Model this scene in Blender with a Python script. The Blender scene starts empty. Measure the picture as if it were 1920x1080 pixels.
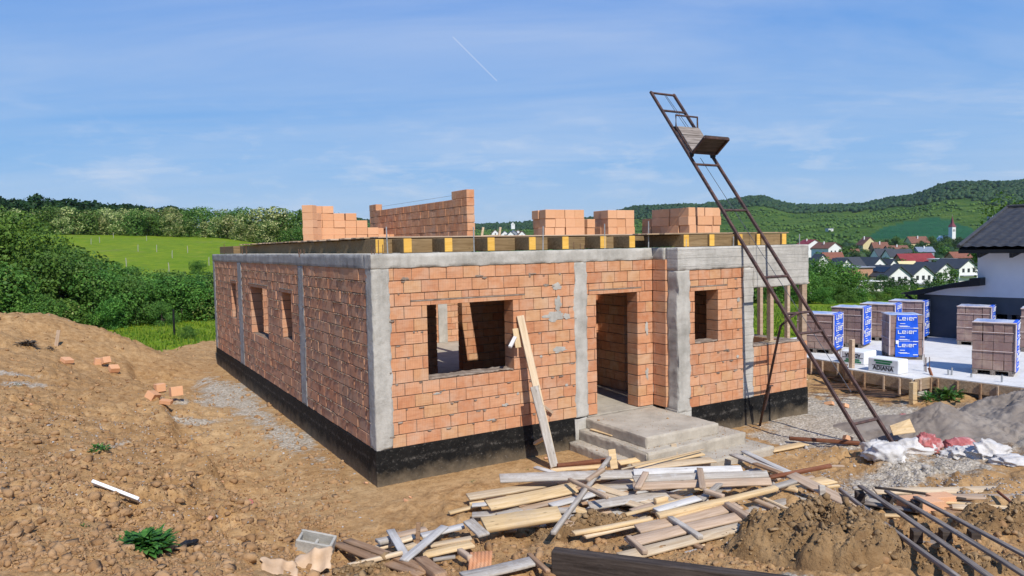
import bpy, bmesh, math, random
import numpy as np
from mathutils import Vector, Matrix, noise as mnoise
random.seed(7); RNG = np.random.default_rng(7)
scene = bpy.context.scene
COL = scene.collection
R = math.radians

# ------------------------------------------------------------------ camera
FPX = 1360.746
PITCH, ROLL, YAW = R(3.3276), R(-1.08567), R(-30.9993)
CAM = np.array([-3.8295, -10.483, 3.1085])
_cy, _sy = math.cos(YAW), math.sin(YAW)
FW = np.array([-_sy*math.cos(PITCH), _cy*math.cos(PITCH), -math.sin(PITCH)])
_r0 = np.array([_cy, _sy, 0.0]); _u0 = np.cross(_r0, FW)
RT = math.cos(ROLL)*_r0 + math.sin(ROLL)*_u0
UP = -math.sin(ROLL)*_r0 + math.cos(ROLL)*_u0
def ray(u, v): return (u-960)/FPX*RT - (v-540)/FPX*UP + FW
def at(ax, val, u, v):
    d = ray(u, v); i = 'xyz'.index(ax); t = (val-CAM[i])/d[i]; return CAM + t*d
def dep(u, v, D): return CAM + D*ray(u, v)
cd = bpy.data.cameras.new('camera'); cam = bpy.data.objects.new('camera', cd); COL.objects.link(cam)
cd.sensor_width = 36; cd.lens = FPX/1920*36; cd.clip_end = 12000; cd.clip_start = 0.05
M4 = Matrix.Identity(4)
for i in range(3):
    M4[i][0], M4[i][1], M4[i][2], M4[i][3] = RT[i], UP[i], -FW[i], CAM[i]
cam.matrix_world = M4; scene.camera = cam

# ------------------------------------------------------------------ helpers
def tag(o, label=None, cat=None, group=None, kind=None):
    if label: o['label'] = label
    if cat: o['category'] = cat
    if group: o['group'] = group
    if kind: o['kind'] = kind
    return o
def empty(name, loc, label, cat, group=None, rz=0):
    o = bpy.data.objects.new(name, None); COL.objects.link(o)
    o.location = Vector(loc); o.rotation_euler = (0, 0, rz); o.empty_display_size = .2
    return tag(o, label, cat, group)
def link_mesh(name, me, parent=None):
    o = bpy.data.objects.new(name, me); COL.objects.link(o)
    if parent: o.parent = parent
    return o
class MB:
    def __init__(s): s.v=[]; s.f=[]; s.r=[]; s.m=[]
    def face(s, idx, rnd, mi): s.f.append(idx); s.r.append(rnd); s.m.append(mi)
    def hexa(s, p, rnd=None, mi=0):
        rnd = random.random() if rnd is None else rnd
        b = len(s.v); s.v += [tuple(map(float, q)) for q in p]
        for q in ((0,3,2,1),(4,5,6,7),(0,1,5,4),(1,2,6,5),(2,3,7,6),(3,0,4,7)):
            s.face(tuple(b+i for i in q), rnd, mi)
    def box(s, x0,x1,y0,y1,z0,z1, rnd=None, mi=0):
        s.hexa([(x0,y0,z0),(x1,y0,z0),(x1,y1,z0),(x0,y1,z0),(x0,y0,z1),(x1,y0,z1),(x1,y1,z1),(x0,y1,z1)], rnd, mi)
    def beam(s, p0, p1, w, t, up=(0,0,1), rnd=None, mi=0):
        p0=np.array(p0,float); p1=np.array(p1,float); d=p1-p0; d/=np.linalg.norm(d)
        a=np.cross(up,d); a/=np.linalg.norm(a); b=np.cross(d,a); a*=w/2; b*=t/2
        s.hexa([p0-a-b,p0+a-b,p1+a-b,p1-a-b,p0-a+b,p0+a+b,p1+a+b,p1-a+b], rnd, mi)
    def tube(s, pts, r, n=8, rnd=None, mi=0, cap=True):
        rnd = random.random() if rnd is None else rnd
        pts=[np.array(p,float) for p in pts]; b=len(s.v); rs = r if isinstance(r,(list,tuple)) else [r]*len(pts)
        ref=np.array([.31,.17,.93])
        for i,p in enumerate(pts):
            d = pts[min(i+1,len(pts)-1)]-pts[max(i-1,0)]; d/=np.linalg.norm(d)+1e-9
            a=np.cross(d,ref); a/=np.linalg.norm(a)+1e-9; c=np.cross(d,a)
            for k in range(n):
                t=2*math.pi*k/n; s.v.append(tuple(p+rs[i]*(math.cos(t)*a+math.sin(t)*c)))
        for i in range(len(pts)-1):
            for k in range(n):
                s.face((b+i*n+k,b+i*n+(k+1)%n,b+(i+1)*n+(k+1)%n,b+(i+1)*n+k), rnd, mi)
        if cap:
            s.face(tuple(b+k for k in range(n))[::-1], rnd, mi)
            s.face(tuple(b+(len(pts)-1)*n+k for k in range(n)), rnd, mi)
    def poly(s, pts, rnd=None, mi=0):
        b=len(s.v); s.v += [tuple(map(float,p)) for p in pts]; s.face(tuple(range(b,b+len(pts))), random.random() if rnd is None else rnd, mi)
    def prism(s, pts, vec, rnd=None, mi=0):
        rnd = random.random() if rnd is None else rnd
        n=len(pts); b=len(s.v); vec=np.array(vec,float)
        s.v += [tuple(map(float,p)) for p in pts]+[tuple(np.array(p,float)+vec) for p in pts]
        s.face(tuple(range(b,b+n)), rnd, mi); s.face(tuple(range(b+2*n-1,b+n-1,-1)), rnd, mi)
        for i in range(n):
            j=(i+1)%n; s.face((b+j,b+i,b+n+i,b+n+j), rnd, mi)
    def mesh(s, name, mats, smooth=False):
        me=bpy.data.meshes.new(name); me.from_pydata(s.v,[],s.f)
        for m in (mats if isinstance(mats,(list,tuple)) else [mats]): me.materials.append(m)
        a=me.attributes.new('rnd','FLOAT','FACE'); a.data.foreach_set('value', np.array(s.r,dtype=np.float32))
        me.polygons.foreach_set('material_index', np.array(s.m,dtype=np.int32))
        if smooth: me.polygons.foreach_set('use_smooth', np.ones(len(s.f),dtype=bool))
        me.update(); return me
    def fix(s, me):
        bm=bmesh.new(); bm.from_mesh(me); bmesh.ops.recalc_face_normals(bm, faces=bm.faces); bm.to_mesh(me); bm.free()
    def build(s, name, mats, parent=None, bevel=0, smooth=False, seg=1):
        me=s.mesh(name,mats,smooth); s.fix(me); o=link_mesh(name,me,parent)
        if bevel:
            md=o.modifiers.new('bevel','BEVEL'); md.width=bevel; md.segments=seg; md.limit_method='ANGLE'; md.angle_limit=R(40)
        return o
def np_mesh(name, V, F, rnd=None, mats=(), smooth=False, vattr=None):
    me=bpy.data.meshes.new(name); V=np.asarray(V,np.float32); F=np.asarray(F,np.int32); k=F.shape[1]
    me.vertices.add(len(V)); me.vertices.foreach_set('co',V.ravel())
    me.loops.add(F.size); me.loops.foreach_set('vertex_index',F.ravel())
    me.polygons.add(len(F)); me.polygons.foreach_set('loop_start',np.arange(0,F.size,k,dtype=np.int32))
    for m in mats: me.materials.append(m)
    if rnd is not None:
        a=me.attributes.new('rnd','FLOAT','FACE'); a.data.foreach_set('value',np.asarray(rnd,np.float32))
    for n_,val in (vattr or {}).items():
        a=me.attributes.new(n_,'FLOAT','POINT'); a.data.foreach_set('value',np.asarray(val,np.float32))
    if smooth: me.polygons.foreach_set('use_smooth',np.ones(len(F),dtype=bool))
    me.update(calc_edges=True); me.validate(); return me
# numpy noise
def _h(i,j,k):
    n=(i*374761393+j*668265263+k*2147483647)&0xffffffff
    n=((n^(n>>13))*1274126177)&0xffffffff; n=((n^(n>>16))*2246822519)&0xffffffff
    return ((n^(n>>15))&0xffffff)/float(0xffffff)
def vnoise(x,y,z=0.0):
    x=np.asarray(x,float); y=np.asarray(y,float); z=np.zeros_like(x)+z
    i=np.floor(x).astype(np.int64); j=np.floor(y).astype(np.int64); k=np.floor(z).astype(np.int64)
    fx,fy,fz=x-i,y-j,z-k; fx=fx*fx*(3-2*fx); fy=fy*fy*(3-2*fy); fz=fz*fz*(3-2*fz)
    L=lambda a,b,t:a+(b-a)*t
    c=[_h(i+a,j+b,k+d) for d in (0,1) for b in (0,1) for a in (0,1)]
    return L(L(L(c[0],c[1],fx),L(c[2],c[3],fx),fy),L(L(c[4],c[5],fx),L(c[6],c[7],fx),fy),fz)*2-1
def fbm(x,y,z=0.0,o=4,g=.5):
    s=0;a=1;t=0
    for n in range(o):
        s=s+a*vnoise(x*2**n+17.3*n,y*2**n-9.1*n,z*2**n if not np.isscalar(z) else z+n*7.7); t+=a; a*=g
    return s/t
def billow(x,y,z=0.0,o=3,g=.5):
    s=0;a=1;t=0
    for n in range(o):
        s=s+a*np.abs(vnoise(x*2**n+5.3*n,y*2**n+3.1*n,z*2**n if not np.isscalar(z) else z+n*3.7)); t+=a; a*=g
    return s/t
def smooth(a,b,x): t=np.clip((x-a)/(b-a),0,1); return t*t*(3-2*t)

# ------------------------------------------------------------------ materials
def nodes(name):
    m=bpy.data.materials.new(name); m.use_nodes=True; nt=m.node_tree; b=nt.nodes['Principled BSDF']
    return m,nt,b
def N(nt,t,**k):
    n=nt.nodes.new(t)
    for a,v in k.items():
        if a.startswith('i_'):
            key=a[2:]; key=int(key) if key.isdigit() else key.replace('_',' ')
            n.inputs[key].default_value=v
        else: setattr(n,a,v)
    return n
def ramp(nt, fac, cols, pos=None):
    r=nt.nodes.new('ShaderNodeValToRGB'); e=r.color_ramp.elements; n=len(cols)
    pos=pos or [i/(n-1) for i in range(n)]
    while len(e)<n: e.new(.5)
    for i,c in enumerate(cols):
        e[i].position=pos[i]; e[i].color=(*c,1) if len(c)==3 else c
    if fac is not None: nt.links.new(fac,r.inputs[0])
    return r.outputs[0]
def mix(nt, fac, a, b, mode='MIX'):
    n=nt.nodes.new('ShaderNodeMix'); n.data_type='RGBA'; n.blend_type=mode
    for s,v in ((n.inputs[0],fac),(n.inputs[6],a),(n.inputs[7],b)):
        if isinstance(v,bpy.types.NodeSocket): nt.links.new(v,s)
        elif isinstance(v,(int,float)): s.default_value=v
        else: s.default_value=(*v,1)
    return n.outputs[2]
def mth(nt, op, a, b=0.0, clamp=False):
    n=nt.nodes.new('ShaderNodeMath'); n.operation=op; n.use_clamp=clamp
    for s,v in ((n.inputs[0],a),(n.inputs[1],b)):
        if isinstance(v,bpy.types.NodeSocket): nt.links.new(v,s)
        else: s.default_value=v
    return n.outputs[0]
def tex(nt, vec, scale, detail=5, rough=.6, dist=0, typ='noise', feat=None):
    if typ=='noise': n=N(nt,'ShaderNodeTexNoise',i_Scale=scale,i_Detail=detail,i_Roughness=rough,i_Distortion=dist)
    else:
        n=N(nt,'ShaderNodeTexVoronoi',i_Scale=scale)
        if feat: n.feature=feat
    nt.links.new(vec,n.inputs['Vector']); return n.outputs[0]
def coords(nt, kind='Object', stretch=(1,1,1), rand=False):
    tc=nt.nodes.new('ShaderNodeTexCoord'); mp=nt.nodes.new('ShaderNodeMapping'); mp.inputs['Scale'].default_value=stretch
    nt.links.new(tc.outputs[kind],mp.inputs['Vector'])
    if rand:
        oi=nt.nodes.new('ShaderNodeObjectInfo'); v=nt.nodes.new('ShaderNodeVectorMath'); v.operation='SCALE'
        cx=nt.nodes.new('ShaderNodeCombineXYZ')
        for i in range(3): nt.links.new(oi.outputs['Random'],cx.inputs[i])
        nt.links.new(cx.outputs[0],v.inputs[0]); v.inputs['Scale'].default_value=37.0
        nt.links.new(v.outputs[0],mp.inputs['Location'])
    return mp.outputs[0]
def bumpit(nt,b,h,strength=.4,dist=.02):
    n=N(nt,'ShaderNodeBump',i_Strength=strength,i_Distance=dist); nt.links.new(h,n.inputs['Height']); nt.links.new(n.outputs[0],b.inputs['Normal']); return n
def pmat(name, cols, scale=4, detail=6, rough=.85, bump=.3, bscale=None, bdist=.01, stretch=(1,1,1), rnd=None, rmix=.6, coord='Object', spec=.3, rand=False, metal=0, objvar=0):
    m,nt,b=nodes(name); v=coords(nt,coord,stretch,rand)
    n1=tex(nt,v,scale,detail); c=ramp(nt,n1,cols,[.3+.4*i/(len(cols)-1) for i in range(len(cols))])
    if rnd:
        a=N(nt,'ShaderNodeAttribute',attribute_name='rnd'); rc=ramp(nt,a.outputs['Fac'],rnd); c=mix(nt,rmix,c,rc)
    if objvar:
        oi=nt.nodes.new('ShaderNodeObjectInfo'); hs=nt.nodes.new('ShaderNodeHueSaturation')
        nt.links.new(mth(nt,'MULTIPLY_ADD',oi.outputs['Random'],objvar) if False else mth(nt,'ADD',mth(nt,'MULTIPLY',oi.outputs['Random'],objvar),1-objvar/2),hs.inputs['Value'])
        nt.links.new(c,hs.inputs['Color']); c=hs.outputs[0]
    nt.links.new(c,b.inputs['Base Color']); b.inputs['Roughness'].default_value=rough; b.inputs['Metallic'].default_value=metal
    b.inputs['Specular IOR Level'].default_value=spec
    if bump: bumpit(nt,b,tex(nt,v,bscale or scale*4,6,.65),bump,bdist)
    return m
MAT={}
def brick_mat(name, base, rough=.9, grime=0.0, n1c=[(.44,.18,.09),(.60,.295,.16),(.70,.41,.24)]):
    m,nt,b=nodes(name); v=coords(nt)
    a=N(nt,'ShaderNodeAttribute',attribute_name='rnd').outputs['Fac']
    c=ramp(nt,a,base)
    n1=tex(nt,v,9,6); c=mix(nt,.38,c,ramp(nt,n1,n1c,[.3,.5,.72]))
    c=mix(nt,mth(nt,'MULTIPLY',ramp(nt,tex(nt,v,2.6,7,.7),[(0,0,0),(1,1,1)],[.46,.66]),.42),c,(.62,.48,.36))
    # fine vertical combing of the extruded clay and faint horizontal bands
    sx=nt.nodes.new('ShaderNodeSeparateXYZ'); nt.links.new(v,sx.inputs[0])
    s=mth(nt,'ADD',sx.outputs[0],sx.outputs[1])
    w=mth(nt,'SINE',mth(nt,'MULTIPLY',s,330.0)); w2=mth(nt,'SINE',mth(nt,'MULTIPLY',sx.outputs[2],94.2))
    st=coords(nt,'Object',(2.0,2.0,26)); n2=tex(nt,st,1.3,4)
    c=mix(nt,mth(nt,'MULTIPLY',ramp(nt,n2,[(0,0,0),(1,1,1)],[.52,.72]),.45),c,(.30,.115,.055))
    wv=mth(nt,'SINE',mth(nt,'MULTIPLY',s,215.0)); c=mix(nt,mth(nt,'MULTIPLY',mth(nt,'ADD',mth(nt,'MULTIPLY',wv,.5),.5),.16),c,(.25,.09,.04))
    n3=tex(nt,v,1.1,5)
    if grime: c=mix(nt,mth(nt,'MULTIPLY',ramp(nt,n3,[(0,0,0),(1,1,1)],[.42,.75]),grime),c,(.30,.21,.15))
    nt.links.new(c,b.inputs['Base Color']); b.inputs['Roughness'].default_value=rough; b.inputs['Specular IOR Level'].default_value=.2
    h=mth(nt,'ADD',mth(nt,'MULTIPLY',w,.25),mth(nt,'ADD',tex(nt,v,60,5),mth(nt,'MULTIPLY',n2,1.2)))
    bumpit(nt,b,h,.5,.004)
    return m
CLAY=[(0.49,0.188,0.0857),(0.666,0.329,0.167),(0.607,0.263,0.124),(0.724,0.404,0.231),(0.549,0.235,0.112),(0.647,0.395,0.202),(0.588,0.339,0.163),(0.647,0.301,0.15),(0.46,0.174,0.0772),(0.685,0.367,0.206)]
MAT['brick']=brick_mat('clay_brick',CLAY)
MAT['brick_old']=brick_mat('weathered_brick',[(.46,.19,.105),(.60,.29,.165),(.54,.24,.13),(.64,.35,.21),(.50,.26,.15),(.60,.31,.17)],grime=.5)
MAT['brick_new']=brick_mat('fresh_brick',[(0.589,0.262,0.123),(0.665,0.349,0.18),(0.627,0.301,0.148),(0.57,0.242,0.115),(0.684,0.369,0.197)])
def mk_mortar():
    m,nt,b=nodes('mortar'); v=coords(nt)
    c=ramp(nt,tex(nt,v,7,6),[(.13,.09,.065),(.25,.19,.145),(.38,.32,.26)],[.3,.5,.7]); nt.links.new(c,b.inputs['Base Color'])
    b.inputs['Roughness'].default_value=.95; bumpit(nt,b,tex(nt,v,45,6),.8,.01); return m
MAT['mortar']=mk_mortar()
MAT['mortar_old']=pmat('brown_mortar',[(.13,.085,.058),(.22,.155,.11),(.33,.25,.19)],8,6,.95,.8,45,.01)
def concrete_mat(name, cols, stain=.35, board=False):
    m,nt,b=nodes(name); v=coords(nt)
    c=ramp(nt,tex(nt,v,2.2,8,.65),cols,[.3,.5,.7])
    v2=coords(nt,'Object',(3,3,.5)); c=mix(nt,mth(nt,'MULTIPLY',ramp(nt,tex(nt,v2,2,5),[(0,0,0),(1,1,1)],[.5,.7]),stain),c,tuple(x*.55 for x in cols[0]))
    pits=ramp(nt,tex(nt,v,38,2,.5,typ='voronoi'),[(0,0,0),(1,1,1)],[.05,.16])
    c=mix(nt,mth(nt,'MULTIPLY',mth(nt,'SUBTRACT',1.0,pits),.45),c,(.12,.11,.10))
    c=mix(nt,.25,c,ramp(nt,tex(nt,v,55,4),[(.2,.19,.17),(.6,.58,.55)]))
    nt.links.new(c,b.inputs['Base Color']); b.inputs['Roughness'].default_value=.93; b.inputs['Specular IOR Level'].default_value=.25
    h=mth(nt,'ADD',tex(nt,v,9,8,.7),mth(nt,'MULTIPLY',pits,.25))
    if board:
        sx=nt.nodes.new('ShaderNodeSeparateXYZ'); nt.links.new(v,sx.inputs[0])
        g=tex(nt,coords(nt,'Object',(1,1,18)),2.2,5); h=mth(nt,'ADD',h,mth(nt,'MULTIPLY',g,.8))
        fr=mth(nt,'FRACT',mth(nt,'MULTIPLY',sx.outputs[2],6.4)); ln=mth(nt,'LESS_THAN',fr,.06)
        h=mth(nt,'SUBTRACT',h,mth(nt,'MULTIPLY',ln,.5))
        c2=mix(nt,mth(nt,'MULTIPLY',ln,.35),c,(.16,.15,.13)); nt.links.new(c2,b.inputs['Base Color'])
    bumpit(nt,b,h,.75,.02); return m
MAT['concrete']=concrete_mat('grey_concrete',[(0.278,0.257,0.213),(0.47,0.44,0.381),(0.609,0.577,0.508)])
MAT['concrete_dark']=concrete_mat('dark_concrete',[(.17,.165,.155),(.30,.29,.275),(.42,.41,.385)],stain=.6)  # darker, more stained tone for the long side's columns and ring beam
MAT['concrete_b']=concrete_mat('board_marked_concrete',[(0.324,0.305,0.264),(0.486,0.456,0.399),(0.612,0.575,0.51)],board=True)
MAT['concrete_p']=concrete_mat('dusty_concrete',[(0.31,0.257,0.189),(0.447,0.382,0.289),(0.55,0.481,0.377)],stain=.2)
MAT['slab']=concrete_mat('pale_slab_concrete',[(.66,.645,.62),(.78,.765,.74),(.85,.84,.82)],stain=.25)
def bitumen():
    m,nt,b=nodes('bitumen'); v=coords(nt)
    c=ramp(nt,tex(nt,v,3,8,.7),[(.005,.005,.005),(.010,.0095,.009),(.02,.019,.017)],[.3,.5,.7])
    sx=nt.nodes.new('ShaderNodeSeparateXYZ'); nt.links.new(v,sx.inputs[0])
    lo=mth(nt,'ADD',mth(nt,'MULTIPLY',mth(nt,'SUBTRACT',-.30,sx.outputs[2]),3.6),mth(nt,'MULTIPLY',mth(nt,'SUBTRACT',tex(nt,v,4,6),.5),1.7),True)
    c=mix(nt,mth(nt,'MULTIPLY',lo,.6),c,(.26,.20,.13))
    sp=ramp(nt,tex(nt,v,26,6,.75),[(0,0,0),(1,1,1)],[.58,.70]); c=mix(nt,mth(nt,'MULTIPLY',sp,.45),c,(.30,.27,.235))
    lap=mth(nt,'SUBTRACT',1.0,mth(nt,'MULTIPLY',mth(nt,'ABSOLUTE',mth(nt,'ADD',mth(nt,'ADD',sx.outputs[2],.19),mth(nt,'MULTIPLY',mth(nt,'SUBTRACT',tex(nt,v,2.2,5),.5),.16))),26.0),True)
    c=mix(nt,mth(nt,'MULTIPLY',mth(nt,'MULTIPLY',lap,ramp(nt,tex(nt,v,7,7,.8),[(0,0,0),(1,1,1)],[.48,.7])),.5),c,(.34,.31,.27))
    nt.links.new(c,b.inputs['Base Color']); b.inputs['Roughness'].default_value=.7; b.inputs['Specular IOR Level'].default_value=.16
    bumpit(nt,b,tex(nt,v,16,8,.7),.8,.02); return m
MAT['bitumen']=bitumen()
def wood(name, cols, dirt=.3, dirtc=(.25,.2,.15), objvar=.3, rough=.8, splash=0):
    m,nt,b=nodes(name); v=coords(nt,'Object',(1.2,16,16),rand=True); vo=coords(nt,'Object',(1,1,1),rand=True)
    g=tex(nt,v,1.6,7,.62,.6); c=ramp(nt,g,cols,[.28+.44*i/(len(cols)-1) for i in range(len(cols))])
    c=mix(nt,mth(nt,'MULTIPLY',ramp(nt,tex(nt,vo,3.5,7,.7),[(0,0,0),(1,1,1)],[.5,.68]),dirt),c,dirtc)
    kn=ramp(nt,tex(nt,coords(nt,'Object',(1.4,5,5),rand=True),2.3,1,.5,typ='voronoi'),[(1,1,1),(0,0,0)],[.04,.12]); c=mix(nt,mth(nt,'MULTIPLY',kn,.6),c,tuple(x*.3 for x in cols[0]))
    if splash: c=mix(nt,mth(nt,'MULTIPLY',ramp(nt,tex(nt,vo,5,8,.75),[(0,0,0),(1,1,1)],[.52,.62]),splash),c,(.62,.60,.56))
    oi=nt.nodes.new('ShaderNodeObjectInfo'); hs=nt.nodes.new('ShaderNodeHueSaturation')
    nt.links.new(mth(nt,'ADD',mth(nt,'MULTIPLY',oi.outputs['Random'],objvar),1-objvar*.55),hs.inputs['Value']); nt.links.new(c,hs.inputs['Color'])
    nt.links.new(hs.outputs[0],b.inputs['Base Color']); b.inputs['Roughness'].default_value=rough; b.inputs['Specular IOR Level'].default_value=.2
    bumpit(nt,b,mth(nt,'ADD',g,mth(nt,'MULTIPLY',tex(nt,vo,40,5),.4)),.55,.006); return m
MAT['w_yellow']=wood('fresh_pine',[(.50,.34,.17),(.67,.475,.25),(.77,.59,.37)],.45,(.45,.36,.26))
MAT['w_pale']=wood('pale_pine',[(.46,.33,.20),(.60,.46,.30),(.70,.57,.40)],.3,(.4,.33,.26))
MAT['w_grey']=wood('weathered_grey_wood',[(.26,.22,.18),(.42,.37,.31),(.54,.49,.43)],.35,(.30,.25,.2),splash=.35)
MAT['w_white']=wood('whitewashed_wood',[(.42,.39,.35),(.58,.55,.51),(.68,.66,.62)],.3,(.36,.32,.27),splash=.6)
MAT['w_brown']=wood('brown_wood',[(.20,.11,.06),(.33,.20,.115),(.45,.30,.19)],.3,(.32,.26,.2))
MAT['w_tan']=wood('tan_wood',[(.34,.23,.15),(.47,.34,.235),(.58,.44,.32)],.35,(.36,.3,.24))
MAT['w_dark']=wood('dark_old_wood',[(.030,.022,.018),(.065,.05,.042),(.12,.095,.08)],.3,(.14,.115,.1))
MAT['w_pallet']=wood('grey_pallet_wood',[(.10,.08,.067),(.21,.175,.15),(.36,.315,.28)],.3,(.22,.18,.15))
MAT['w_rust']=wood('rusty_brown_wood',[(.10,.035,.018),(.19,.07,.035),(.30,.13,.07)],.3,(.3,.2,.13))
MAT['w_joist']=wood('roof_joist_wood',[(.16,.10,.045),(.25,.165,.08),(.33,.225,.115)],.3,(.12,.09,.05),objvar=.2)
MAT['w_end']=wood('yellow_joist_end',[(.62,.34,.06),(.74,.43,.085),(.80,.50,.13)],.2,(.5,.25,.05),objvar=.15)
MAT['w_form']=wood('formwork_boards',[(.22,.14,.08),(.36,.25,.15),(.5,.37,.24)],.45,(.3,.26,.22))
MAT['rust']=pmat('rusty_steel',[(.035,.022,.02),(.075,.042,.036),(.15,.075,.055)],9,7,.7,.4,60,.004,spec=.4,rand=False)
MAT['rebar']=pmat('rebar_steel',[(.06,.035,.025),(.14,.075,.045),(.22,.13,.08)],14,5,.8,.2)
MAT['steel']=pmat('grey_steel',[(.25,.26,.26),(.36,.37,.37),(.45,.46,.46)],14,5,.5,.1,metal=.3)
MAT['cable']=pmat('steel_cable',[(.05,.06,.08),(.09,.1,.13)],20,2,.5,0)
MAT['white_plaster']=pmat('white_plaster',[(.66,.66,.69),(.71,.71,.735),(.75,.75,.77)],1.3,6,.9,.12,60,.004)
MAT['dark_plaster']=pmat('anthracite_plaster',[(.075,.079,.088),(.09,.095,.105),(.105,.11,.12)],1.6,6,.9,.15,60,.004)
MAT['tile']=pmat('dark_roof_tile',[(.035,.033,.034),(.052,.05,.05),(.075,.072,.07)],5,6,.5,.2,30,.01,spec=.4)
MAT['black']=pmat('black_trim',[(.008,.008,.009),(.014,.014,.015)],3,4,.5,.1)
MAT['void']=pmat('dark_glass',[(.008,.008,.01),(.016,.016,.02)],2,3,.15,0,spec=.5)
MAT['v_white']=pmat('house_white',[(.74,.73,.70),(.80,.79,.76)],.7,4,.9,0)
MAT['v_yellow']=pmat('house_yellow',[(.66,.55,.28),(.72,.61,.33)],.7,4,.9,0)
MAT['v_grey']=pmat('house_grey',[(.25,.27,.31),(.31,.33,.37)],.7,4,.9,0)
MAT['v_brick']=pmat('house_raw_brick',[(.42,.22,.13),(.52,.29,.18)],1.5,5,.9,0)
MAT['r_dark']=pmat('roof_anthracite',[(.045,.05,.058),(.06,.065,.074)],.6,4,.6,0)
MAT['r_red']=pmat('roof_red',[(.20,.028,.03),(.27,.04,.042)],.6,4,.6,0)
MAT['r_brown']=pmat('roof_brown_tile',[(.16,.07,.045),(.24,.11,.075)],1.2,5,.85,0)
MAT['r_orange']=pmat('roof_orange_tile',[(.20,.075,.05),(.27,.11,.07)],1.2,5,.85,0)
MAT['r_blue']=pmat('roof_grey_blue',[(.16,.2,.27),(.22,.26,.33)],1,4,.6,0)
MAT['v_glass']=pmat('window_glass',[(.02,.025,.03),(.05,.055,.065)],2,2,.15,0,spec=.5)
MAT['foam']=pmat('white_foam',[(.76,.77,.78),(.83,.83,.83)],2,4,.55,.15,12,.01)
MAT['film']=pmat('blue_printed_film',[(.012,.075,.50),(.015,.10,.66),(.03,.15,.74)],3,5,.5,.4,7,.012,spec=.2)
MAT['ink_w']=pmat('white_ink',[(.80,.82,.85),(.86,.87,.88)],4,2,.4,0)
MAT['ink_b']=pmat('black_ink',[(.015,.015,.018),(.03,.03,.03)],4,2,.5,0)
MAT['ink_g']=pmat('green_ink',[(.03,.17,.08),(.04,.22,.10)],4,2,.5,0)
MAT['shrink']=brick_mat('wrapped_brick',[(.22,.15,.14),(.29,.20,.185),(.25,.17,.16),(.32,.23,.215)],.3,0,[(.19,.13,.12),(.27,.185,.17),(.35,.26,.245)])
MAT['film_clear']=pmat('pale_shrink_film',[(.50,.38,.34),(.66,.54,.5),(.74,.66,.63)],4,6,.3,.4,14,.02,spec=.5)
MAT['film_top']=pmat('pale_blue_top_film',[(.10,.20,.52),(.50,.54,.66),(.70,.72,.78)],2.2,6,.35,.5,9,.02,spec=.4)
def sackmat(name,cols):
    return pmat(name,cols,5,7,.6,.6,18,.02,spec=.35)
MAT['sack']=sackmat('white_woven_sack',[(.44,.41,.37),(.58,.55,.52),(.68,.66,.63)])
MAT['sack_red']=sackmat('red_cement_bag',[(.28,.05,.05),(.46,.14,.13),(.66,.52,.48)])
MAT['card']=pmat('cardboard',[(.46,.30,.17),(.58,.40,.25),(.66,.48,.32)],4,6,.8,.3,25,.01)
MAT['leaf_weed']=None
def leafmat(name, cols, trans=.25, pos=None, nz=None, gain=1.0):
    cols=[tuple(min(1,x*gain) for x in c) for c in cols]
    m,nt,b=nodes(name)
    a=N(nt,'ShaderNodeAttribute',attribute_name='rnd').outputs['Fac']; c=ramp(nt,a,cols,pos)
    oi=nt.nodes.new('ShaderNodeObjectInfo'); hs=nt.nodes.new('ShaderNodeHueSaturation')
    nt.links.new(mth(nt,'ADD',mth(nt,'MULTIPLY',oi.outputs['Random'],.35),.82),hs.inputs['Value'])
    nt.links.new(mth(nt,'ADD',mth(nt,'MULTIPLY',oi.outputs['Random'],.03),.485),hs.inputs['Hue'])
    if nz:
        nn=tex(nt,coords(nt),nz,4); c=mix(nt,.55,c,mix(nt,1.0,c,ramp(nt,nn,[(.45,.45,.45),(1.25,1.25,1.25)],[.35,.65]),'MULTIPLY'))
    nt.links.new(c,hs.inputs['Color']); c=hs.outputs[0]
    nt.links.new(c,b.inputs['Base Color']); b.inputs['Roughness'].default_value=.6; b.inputs['Specular IOR Level'].default_value=.25
    t=nt.nodes.new('ShaderNodeBsdfTranslucent'); nt.links.new(mix(nt,.5,c,(.12,.20,.02)),t.inputs['Color'])
    ms=nt.nodes.new('ShaderNodeMixShader'); ms.inputs[0].default_value=trans
    nt.links.new(b.outputs[0],ms.inputs[1]); nt.links.new(t.outputs[0],ms.inputs[2]); nt.links.new(ms.outputs[0],nt.nodes['Material Output'].inputs[0])
    return m
G1,G2,G3=(.022,.060,.010),(.045,.105,.018),(.075,.150,.026)
MAT['leaf_bush']=leafmat('bush_leaves',[(.016,.05,.008),(.035,.09,.014),(.06,.135,.02),(.10,.18,.03)],gain=1.8)
MAT['leaf_tree']=leafmat('tree_leaves',[(.022,.055,.008),(.05,.10,.014),(.09,.145,.022)],gain=2.1)
MAT['leaf_acacia']=leafmat('blossom_acacia_leaves',[(.035,.075,.014),(.075,.13,.026),(.11,.16,.04),(.33,.35,.13),(.46,.46,.23)],pos=[0,.3,.54,.68,1],gain=1.45)
MAT['leaf_acacia2']=leafmat('green_acacia_leaves',[(.025,.062,.012),(.055,.11,.02),(.085,.145,.03),(.24,.28,.10)],pos=[0,.4,.74,1],gain=1.55)
MAT['leaf_mixed']=leafmat('light_bush_leaves',[(.03,.07,.01),(.06,.115,.016),(.10,.16,.025),(.26,.28,.10)],pos=[0,.4,.85,1],gain=1.5)
MAT['leaf_dark']=leafmat('dark_forest_leaves',[(.010,.030,.010),(.02,.048,.014),(.032,.066,.018)])
MAT['leaf_village']=leafmat('village_tree_leaves',[(.012,.036,.010),(.026,.062,.014),(.045,.09,.018)],gain=1.35)
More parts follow.
